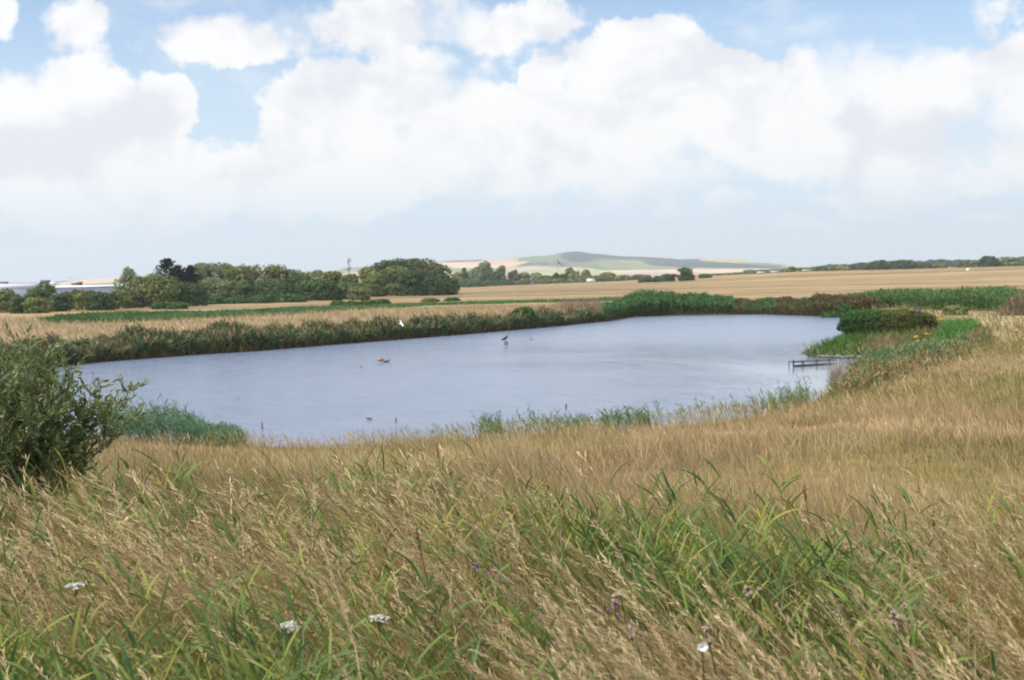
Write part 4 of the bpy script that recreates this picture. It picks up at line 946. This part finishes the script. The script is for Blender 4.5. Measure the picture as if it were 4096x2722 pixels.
def flyer(px, py, dist, span, mat, wingm, name, label, bank=.3, rz=0, dih=.35):
    dr = raydir(px, py); dr = dr/math.hypot(dr[0], dr[1]); e = bpy.data.objects.new(name, None); col.objects.link(e)
    e.location = (dr[0]*dist, dr[1]*dist, CAM_H+dr[2]*dist); e.rotation_euler = (bank, 0, rz); s = span
    link('body', body_mesh(np.array([(-.30, 0, 0), (-.18, 0, 0), (0, 0, 0), (.14, 0, .01), (.2, 0, .015), (.25, 0, .01)])*s, np.array([.02, .03, .055, .045, .035, .006])*s), mat, e)
    for g in (-1, 1):
        ma = MA(); a = np.array([(.10, .03, 0), (.12, .25, dih*.22), (.0, .5, dih*.3), (-.06, .5, dih*.29), (-.05, .25, dih*.2), (-.10, .03, 0)])*s; a[:, 1] *= g
        b_ = a+np.array([0, 0, .012*s]); V = np.concatenate([a, b_])
        ma.add(V, [(0, 1, 4, 5), (1, 2, 3, 4), (6, 7, 10, 11), (7, 8, 9, 10), (0, 6, 7, 1), (1, 7, 8, 2), (2, 8, 9, 3), (3, 9, 10, 4), (4, 10, 11, 5)], (1, 1, 1)); link('wing', ma.mesh('wing'), wingm, e)
    tag(e, label, 'bird')
flyer(401, 323.8, 58, .50, WHT, WHT, 'gull', 'white gull flying low in front of the far reeds', .7, .5)
flyer(559, 262.8, 60, .42, BLK, BLK, 'flying_bird', 'small dark bird in flight in front of the hill', .9, 1.2)
flyer(558, 269.4, 75, .30, BLK, BLK, 'flying_bird', 'smaller dark bird in flight just below the other, before the hill', .9, 1.2)
flyer(69.5, 278.3, 150, .85, GRYF, GRYF, 'flying_bird', 'pale bird gliding over the hills above the warehouses', .1, 1.5)

# ------------------------------------------------------------------ mast, warehouses, cars
STEEL = mat_plain('mast_steel', (.16, .17, .19), .6, .1, 5)
def mast():
    px, top = 349, 257.8; d = 640.; dr = raydir(px, 270); dr = dr/math.hypot(dr[0], dr[1]); x, y = dr[0]*d, dr[1]*d; z = gz(x, y)
    rt = raydir(px, top); h = CAM_H+rt[2]/math.hypot(rt[0], rt[1])*d-z
    e = bpy.data.objects.new('telecom_mast', None); col.objects.link(e); e.location = (x, y, z)
    ma = MA()
    for a in range(3):
        c, s = math.cos(a*2.094+.3)*.5, math.sin(a*2.094+.3)*.5; tube(ma, [(c, s, 0), (c*.7, s*.7, h)], .07, (1, 1, 1), 5)
        for k in range(12):
            c2, s2_ = math.cos((a+1)*2.094+.3)*.5, math.sin((a+1)*2.094+.3)*.5; z1, z2 = h*k/12, h*(k+1)/12
            tube(ma, [(c, s, z1), (c2*.85, s2_*.85, z2)], .035, (1, 1, 1), 4)
    link('lattice', ma.mesh('lattice'), STEEL, e)
    for k, (zz, an) in enumerate(((.98, 0), (.95, 2.1), (.92, 4.2), (.74, 1), (.70, 3.6), (.68, 5))):
        ma = MA(); box(ma, (math.cos(an)*.85, math.sin(an)*.85, h*zz-.7), (.42, .3, 1.6), (1, 1, 1), an); link('antenna', ma.mesh('antenna'), STEEL, e)
    tag(e, 'grey telecom mast rising behind the wood left of the hill', 'mast')
mast()
WALLG = mat_plain('blue_grey_cladding', (.32, .37, .50), .6, .04, .2); ROOFP = mat_plain('pale_roof', (.46, .45, .50), .6, .05, .2); DARK = mat_plain('dark_roof', (.06, .065, .08), .7, .1, .5); WHITE = mat_plain('white_render', (.75, .76, .78), .6, .04, .5); CREAM = mat_plain('grey_render', (.42, .43, .46), .7, .05, .5)
def building(px0, px1, top, eave, d, wm, rm, name, label, depth=26, gable=True, cat='building', doors=0):
    def dd(px): v = raydir(px, 285); v = v/math.hypot(v[0], v[1]); return v[0]*d, v[1]*d
    xa, ya = dd(px0); xb, yb = dd(px1); xm, ym = (xa+xb)/2, (ya+yb)/2; z = gz(xm, ym); L = math.hypot(xb-xa, yb-ya)
    yh_ = lambda p: 285-19*p/1024
    pm = (px0+px1)/2; zt = CAM_H+(yh_(pm)-top)*d/FPX-z; ze = CAM_H+(yh_(pm)-eave)*d/FPX-z
    e = bpy.data.objects.new(name, None); col.objects.link(e); e.location = (xm, ym, z-.3); e.rotation_euler = (0, 0, math.atan2(yb-ya, xb-xa))
    ma = MA(); box(ma, (0, depth/2, (ze+.3)/2), (L, depth, ze+.3)); link('wall', ma.mesh('wall'), wm, e)
    ma = MA(); hx, t = L/2+.4, max(.25, zt-ze)
    z0 = ze+.302
    V = [(-hx, -.5, z0), (hx, -.5, z0), (hx, depth+.5, z0), (-hx, depth+.5, z0), (-hx, depth/2, z0+t), (hx, depth/2, z0+t), (hx, depth/2, z0+t-.01), (-hx, depth/2, z0+t-.01)]
    ma.add(V, [(0, 1, 5, 4), (2, 3, 4, 5), (0, 4, 7, 3), (1, 2, 6, 5), (0, 3, 2, 1)], (1, 1, 1)); link('roof', ma.mesh('roof'), rm, e)
    for k in range(doors):
        ma = MA(); box(ma, (-L*.38+k*L*.76/max(1, doors-1), -.06, 2.0+.3), (3.5, .12, 4.0)); link('loading_door', ma.mesh('loading_door'), DARK, e)
    tag(e, label, cat); return e
building(-30, 39.5, 283.9, 288.2, 560, WALLG, ROOFP, 'warehouse', 'long blue-grey warehouse with a pale roof at the far left edge', doors=5, cat='warehouse')
building(54, 128, 285.2, 286.6, 600, WALLG, WHITE, 'warehouse', 'long low blue-grey warehouse with a thin white roof edge right of the leafy tree', doors=6, cat='warehouse')
building(41, 50, 280.2, 282.3, 700, CREAM, DARK, 'building', 'small grey block with a black roof on the skyline above the hedge', depth=8)
building(50.5, 54.5, 282.2, 283.8, 690, WHITE, WHITE, 'building', 'small white house beside the grey block above the hedge', depth=8)
building(71, 79, 282.0, 283.0, 690, CREAM, CREAM, 'building', 'small grey shed behind the long warehouse roof', depth=8)
building(79, 82.5, 281.8, 282.6, 685, DARK, DARK, 'building', 'narrow black shed next to the small grey shed', depth=6)
building(-3, 8, 281.8, 282.8, 720, CREAM, DARK, 'building', 'grey flat building on the skyline at the left edge', depth=8)
building(452, 455, 277.8, 278.6, 420, WHITE, DARK, 'building', 'tiny white house between the copse and the silvery willow', depth=6)
GLASS = mat_plain('car_glass', (.02, .025, .03), .1, .02, 2); TYRE = mat_plain('tyre_rubber', (.02, .02, .02), .9, .05, 5)
def car(px, py, col_, label, d=None, rz=0, L=4.2, van=False, cat='car'):
    if d is None: x, y, z, d = hit(px, py, 100)
    else:
        v = raydir(px, py); v = v/math.hypot(v[0], v[1]); x, y = v[0]*d, v[1]*d; z = gz(x, y)
    e = bpy.data.objects.new('van' if van else 'parked_car', None); col.objects.link(e); e.location = (x, y, z); e.rotation_euler = (0, 0, rz)
    m = mat_plain('car_paint', col_, .3, .03, 1, 0, .6)
    ma = MA(); box(ma, (0, 0, .65), (L, 1.75, .65), taper=.96); link('body', ma.mesh('body'), m, e)
    ma = MA(); hh = .9 if van else .5; box(ma, (-.15, 0, .977+hh/2), (L*.62 if not van else L*.9, 1.6, hh), taper=.72 if not van else .93, ty=.86)
    link('cabin', ma.mesh('cabin'), m if van else GLASS, e)
    if not van: ma = MA(); box(ma, (-.15, 0, 1.5), (L*.42, 1.36, .05)); link('roof', ma.mesh('roof'), m, e)
    else: ma = MA(); box(ma, (L*.38, 0, 1.45), (.3, 1.5, .5)); link('windscreen', ma.mesh('windscreen'), GLASS, e)
    for sx2 in (-1, 1):
        for sy2 in (-1, 1):
            ma = MA(); a = np.linspace(0, 2*math.pi, 13)[:-1]
            tube(ma, [(sx2*L*.31, sy2*.87-.1, .32), (sx2*L*.31, sy2*.87+.1, .32)], .32, (1, 1, 1), 12); link('wheel', ma.mesh('wheel'), TYRE, e)
    tag(e, label, cat)
car(534, 284.2, (.05, .05, .32), 'dark blue car at the foot of the hedgerow before the hill', 655, .1)
car(591, 279.5, (.75, .76, .78), 'white van parked by the hedgerow below the pale green trees', 660, .3, 4.6, True, 'van')
car(761, 274.6, (.7, .72, .75), 'white car low against the right-hand hedgerow, leftmost of three', 695, .2)
car(775, 273.2, (.68, .7, .72), 'white car against the right-hand hedgerow, middle of three', 695, .2)
car(806, 271, (.5, .52, .56), 'silver car against the right-hand hedgerow, rightmost of three', 695, .1)
# white marker post near the right edge
x, y, z, d = hit(968, 268.2, 100); d = min(d, 430); v = raydir(968, 268); v = v/math.hypot(v[0], v[1]); x, y = v[0]*d, v[1]*d; z = gz(x, y)
ma = MA(); box(ma, (0, 0, .9), (.9, .25, 1.0)); e = bpy.data.objects.new('sign', None); col.objects.link(e); e.location = (x, y, z)
link('board', ma.mesh('board'), WHITE, e); ma = MA(); tube(ma, [(0, .17, 0), (0, .17, 1.3)], .05, (1, 1, 1), 5); link('post', ma.mesh('post'), METAL, e)
tag(e, 'white board on a post at the far edge of the stubble field, right', 'sign')
# small white board at the hedge foot
e = bpy.data.objects.new('sign', None); col.objects.link(e); x, y, z, d = hit(856.5, 335, 40); e.location = (x, y-.6, gz(x, y-.6))
ma = MA(); box(ma, (0, 0, .42), (.24, .02, .17)); link('board', ma.mesh('board'), WHITE, e); ma = MA(); tube(ma, [(0, .03, -.05), (0, .03, .48)], .014, (1, 1, 1), 4); link('post', ma.mesh('post'), METAL, e)
tag(e, 'tiny white notice at the foot of the clipped hedge', 'sign')
# pair of dark posts behind the hedge
for i, (px, lab) in enumerate(((914.6, 'left one of two short black posts showing above the hedge'), (919.2, 'right one of two short black posts showing above the hedge'))):
    v = raydir(px, 300); v = v/math.hypot(v[0], v[1]); dd_ = HD0+3.5; x, y = v[0]*dd_, v[1]*dd_; z = gz(x, y); t = raydir(px, 307.2); zt = CAM_H+t[2]/math.hypot(t[0], t[1])*dd_
    ma = MA(); h = zt-z; tube(ma, [(0, 0, -.2), (0, 0, h-.04), (0, 0, h)], [.10, .10, .05], (1, 1, 1), 8); tag(link('post', ma.mesh('post'), mat_plain('black_paint', (.03, .035, .06), .5), None, (x, y, z)), lab, 'post', 'black posts behind the hedge')

# ------------------------------------------------------------------ flowers and single plants
YEL = (.72, .50, .02)
def dots(ma, c, n, r, size, colr, flat=.35):
    P = np.array(c)+R.normal(0, 1, (n, 3))*np.array([r, r, r*flat]); leafquads(ma, P, np.tile([0, -.4, 1.0], (n, 1)), size, colvar(n, colr, .15, .05), .5)
def ragwort(px, py, hpx, wpx, label, dmin=10, heads=8):
    x, y, z, d = hit(px, py, dmin); k = d/FPX; h = hpx*k; e = bpy.data.objects.new('ragwort', None); col.objects.link(e); e.location = (x, y, z)
    st = MA(); fl = MA(); r = wpx*k/2
    for j in range(heads):
        a = R.uniform(0, 6.28); q = math.sqrt(R.random())*r; tx, ty_ = math.cos(a)*q, math.sin(a)*q; tz = h*R.uniform(.82, 1.0)
        tube(st, [(0, 0, 0), (tx*.2, ty_*.2, h*.55), (tx, ty_, tz)], [.006, .005, .003], (.12, .18, .05), 4); dots(fl, (tx, ty_, tz), 34, .05, .016, YEL)
    m = 40; ribbons(st, np.column_stack([np.zeros((m, 2)), R.uniform(.05, .7, m)*h]), R.uniform(0, 6.28, m), R.uniform(.08, .16, m), R.uniform(.6, 1.2, m), .6, .025, colvar(m, (.10, .17, .05)), 3, shape='leaf')
    link('stalk', st.mesh('stalk'), GRASS, e); link('flower_head', fl.mesh('flower_head'), FLOWER, e); tag(e, label, 'flower', 'yellow ragwort plants')
ragwort(935, 331, 13, 12, 'largest yellow ragwort, just right of the clipped hedge end', 40, 12)
ragwort(921, 352, 11, 8, 'yellow ragwort lowest down the spit, below the hedge end', 40, 8)
ragwort(915.5, 346, 10, 5, 'small yellow ragwort left of the lowest one on the spit', 40, 5)
ragwort(927.5, 343, 9, 4, 'small yellow ragwort between the largest and the lowest', 40, 4)
ragwort(978, 331, 8, 4, 'pale yellow ragwort in the dry grass well right of the hedge', 40, 4)
ragwort(1016, 338, 8, 4, 'yellow ragwort in the dry grass nearest the right edge', 40, 4)
ragwort(297, 443, 13, 9, 'yellow ragwort on the near shore right of the willow bush', 15, 7)
ragwort(465, 437, 6, 3, 'tiny yellow ragwort on the near shore in the middle', 15, 3)
def top_at(px, py, d):
    v = raydir(px, py); v = v/math.hypot(v[0], v[1]); return v[0]*d, v[1]*d, CAM_H+v[2]*d
def umbel(px, py, d, wpx, label, name='yarrow', c=(.66, .64, .55), grp='white flat-topped yarrow heads'):
    x, y, zt = top_at(px, py, d); z = gz(x, y); h = zt-z; e = bpy.data.objects.new(name, None); col.objects.link(e); e.location = (x, y, z); r = wpx*d/FPX/2
    st = MA(); fl = MA(); tube(st, [(.1, 0, 0), (.05, 0, h*.4), (0, 0, h-.05)], .0018, (.2, .2, .08), 5)
    for j in range(14):
        a = j*2.4; q = r*math.sqrt((j+.5)/14); b = (math.cos(a)*q, math.sin(a)*q, h-R.uniform(0, .012)); tube(st, [(0, 0, h-.05), b], .0011, (.2, .2, .08), 3)
        leafquads(fl, np.array(b)+R.normal(0, 1, (16, 3))*np.array([.008, .008, .003]), np.tile([0, 0, 1.0], (16, 1)), .0055, colvar(16, np.array(c)*.82, .2, .03), .4)
    link('stalk', st.mesh('stalk'), GRASS, e); link('flower_head', fl.mesh('flower_head'), FLOWER, e); tag(e, label, 'flower', grp)
umbel(75, 584, 4.76, 12, 'white yarrow head farthest left, low in the foreground grass')
umbel(289, 625, 4.03, 15, 'white yarrow head at bottom, left of centre, largest of its kind')
umbel(379, 616, 4.27, 12, 'white yarrow head right of the largest one')
def thistle(px, py, d, wpx, label, heads=6, c=(.48, .38, .31)):
    x, y, zt = top_at(px, py, d); z = gz(x, y); h = zt-z; e = bpy.data.objects.new('thistle', None); col.objects.link(e); e.location = (x, y, z); r = wpx*d/FPX/2
    st = MA(); fl = MA()
    for j in range(heads):
        b = np.array([R.uniform(-r, r), R.uniform(-r, r), h-R.uniform(0, .05)]); tube(st, [(.12, 0, 0), (.06, 0, h*.6), b], [.0025, .002, .0013], (.16, .15, .07), 4)
        ellip(fl, b, (.007, .007, .010), (.22, .14, .10), 6, 4); m = 36; v = R.normal(0, 1, (m, 3)); v[:, 2] = abs(v[:, 2])
        leafquads(fl, b+v/np.linalg.norm(v, axis=1)[:, None]*.010, v*.3, .0045, colvar(m, c, .15, .03), .8)
    m = 14; ribbons(st, np.column_stack([np.zeros((m, 2)), R.uniform(.2, .8, m)*h]), R.uniform(0, 6.28, m), .12, R.uniform(.5, 1.1, m), .5, .018, colvar(m, (.14, .19, .09)), 4, shape='leaf')
    link('stalk', st.mesh('stalk'), GRASS, e); link('seed_heads', fl.mesh('seed_heads'), FLOWER, e); tag(e, label, 'thistle', 'thistles gone to seed')
thistle(616, 592, 4.51, 14, 'thistle with pale seed heads low in the centre of the grass', 6)
thistle(634, 626, 3.90, 8, 'thistle seed heads just below the central one', 4)
thistle(752, 585, 4.64, 19, 'thistle seed heads beside the dark brown hollow, right of centre', 6)
thistle(903, 610, 4.15, 23, 'largest thistle seed heads low at the right', 10)
thistle(832, 612, 4.27, 10, 'thistle seed heads between the hollow and the largest one', 5)
thistle(707, 628, 3.78, 7, 'small thistle seed head right of the white bindweed flower', 3)
# bindweed
x, y, zt = top_at(702, 646, 3.1); z = gz(x, y); e = bpy.data.objects.new('bindweed', None); col.objects.link(e); e.location = (x, y, z); h = zt-z
fl = MA(); A_ = np.linspace(0, 2*math.pi, 13)[:-1]; V = np.array([(math.cos(a)*.0008, .0, math.sin(a)*.0008-.002) for a in A_]+[(math.cos(a)*.014*(1+.12*math.cos(5*a)), -.008, math.sin(a)*.011*(1+.12*math.cos(5*a))) for a in A_])+np.array([0, 0, h])
fl.add(V, [(i, (i+1) % 12, 12+(i+1) % 12, 12+i) for i in range(12)], (.85, .85, .85)); st = MA(); tube(st, [(0, .03, 0), (.02, .02, h*.6), (0, 0, h)], .002, (.12, .2, .05), 4)
link('stalk', st.mesh('stalk'), GRASS, e); link('flower', fl.mesh('flower'), FLOWER, e); tag(e, 'single white bindweed trumpet low right of centre', 'flower')
def vetch(px, py, d, label):
    x, y, zt = top_at(px, py, d); z = gz(x, y); h = zt-z; e = bpy.data.objects.new('vetch', None); col.objects.link(e); e.location = (x, y, z); st = MA(); fl = MA()
    for j in range(4):
        b = np.array([R.normal(0, .03), R.normal(0, .03), h-R.uniform(0, .05)]); tube(st, [(0, 0, 0), (.02, 0, h*.6), b], .0018, (.12, .18, .06), 4)
        leafquads(fl, b+R.normal(0, .006, (8, 3)), R.normal(0, 1, (8, 3)), .005, colvar(8, (.35, .08, .38), .2, .05))
    link('stalk', st.mesh('stalk'), GRASS, e); link('flower', fl.mesh('flower'), FLOWER, e); tag(e, label, 'flower', 'purple vetch flowers')
vetch(482, 556, 5.25, 'purple vetch flowers among the green reeds at the centre, upper one')
vetch(493, 568, 5.00, 'purple vetch flowers among the green reeds at the centre, lower one')
vetch(616, 604, 4.39, 'purple vetch flowers right under the central thistle')
def spike(px, py, d, hl, label, lean=0.0):
    x, y, zt = top_at(px, py, d); x0_ = x+lean; z = gz(x0_, y); h = zt-z; e = bpy.data.objects.new('dock_spike', None); col.objects.link(e); e.location = (x0_, y, z)
    st = MA(); tube(st, [(0, 0, 0), (-lean*.45, 0, h*.55), (-lean, 0, h)], [.004, .0035, .002], (.14, .10, .06), 5); link('stalk', st.mesh('stalk'), GRASS, e)
    fl = MA(); m = int(90); t = R.random(m)[:, None]; L = hl*d/FPX; q = np.array([-lean, 0, h])-t*np.array([-lean*.9*L/h, 0, L])+R.normal(0, .0045*max(1, d/14), (m, 3)); leafquads(fl, q, R.normal(0, 1, (m, 3)), .005*max(1, d/12), colvar(m, (.12, .05, .04), .3), 1)
    link('seed_head', fl.mesh('seed_head'), GRASS, e); tag(e, label, 'seed spike', 'dark upright seed spikes')
for a in ((416, 520+8, 5.2, 40, 'tall dark seed spike leaning left in the centre foreground', .12), (437, 443, 8.6, 18, 'dark seed spike standing up into the meadow left of centre', .06), (566, 404, 28, 6, 'dark seed spike standing against the water at the centre', 0.0),
          (262, 422, 27, 8, 'dark seed spike against the water right of the shore reeds', .05), (396, 417, 27, 6, 'dark seed spike against the water below the waterbird', 0.0), (548, 485, 7.8, 12, 'short dark seed spike at the meadow edge, centre', .04),
          (804, 487, 7.6, 14, 'dark seed spike at the meadow edge right of centre', .06), (883, 503, 7.0, 16, 'dark seed spike in the green reeds at the right', .02), (933, 512, 6.8, 14, 'dark seed spike farthest right in the reeds', .02)):
    spike(*a)
# the tall pale stem in front
x, y, zt = top_at(320, 537, 3.9); z = gz(x, y); e = bpy.data.objects.new('tall_grass_stem', None); col.objects.link(e); e.location = (x+.22, y-.35, z)
st = MA(); h = zt-z; pth = [(0, 0, 0), (-.03, .08, h*.35), (-.10, .2, h*.7), (-.22, .35, h)]; tube(st, pth, [.004, .0035, .003, .002], (.52, .38, .2), 5); link('stalk', st.mesh('stalk'), GRASS, e)
fl = MA(); m = 120; t = R.random(m); q = np.column_stack([np.interp(t, [0, 1], [-.10, -.22]), np.interp(t, [0, 1], [.2, .35]), np.interp(t, [0, 1], [h*.7, h])])+R.normal(0, .003, (m, 3))
ribbons(fl, q, headw(m, 1), .02, .4, .3, .004, colvar(m, (.55, .44, .28)), 2, shape='head'); link('seed_head', fl.mesh('seed_head'), GRASS, e); tag(e, 'tall pale grass stem rising alone in the left foreground', 'grass stem')

# ------------------------------------------------------------------ haze
def haze():
    ma = MA(); box(ma, (0, 0, 85), (13400, 13400, 200))
    m, t = newmat('haze_air'); b = NB(t)
    p = b.n('ShaderNodeVolumePrincipled', {'Color': (.90, .95, 1, 1), 'Density': .00016, 'Anisotropy': .2}); b.n('ShaderNodeOutputMaterial', {1: p.outputs[0]})
    tag(link('haze', ma.mesh('haze'), m), 'pale summer haze over the fields and far hills', 'haze', None, 'stuff')
haze()
print('faces', sum(len(o.data.polygons) for o in bpy.data.objects if o.type == 'MESH'))
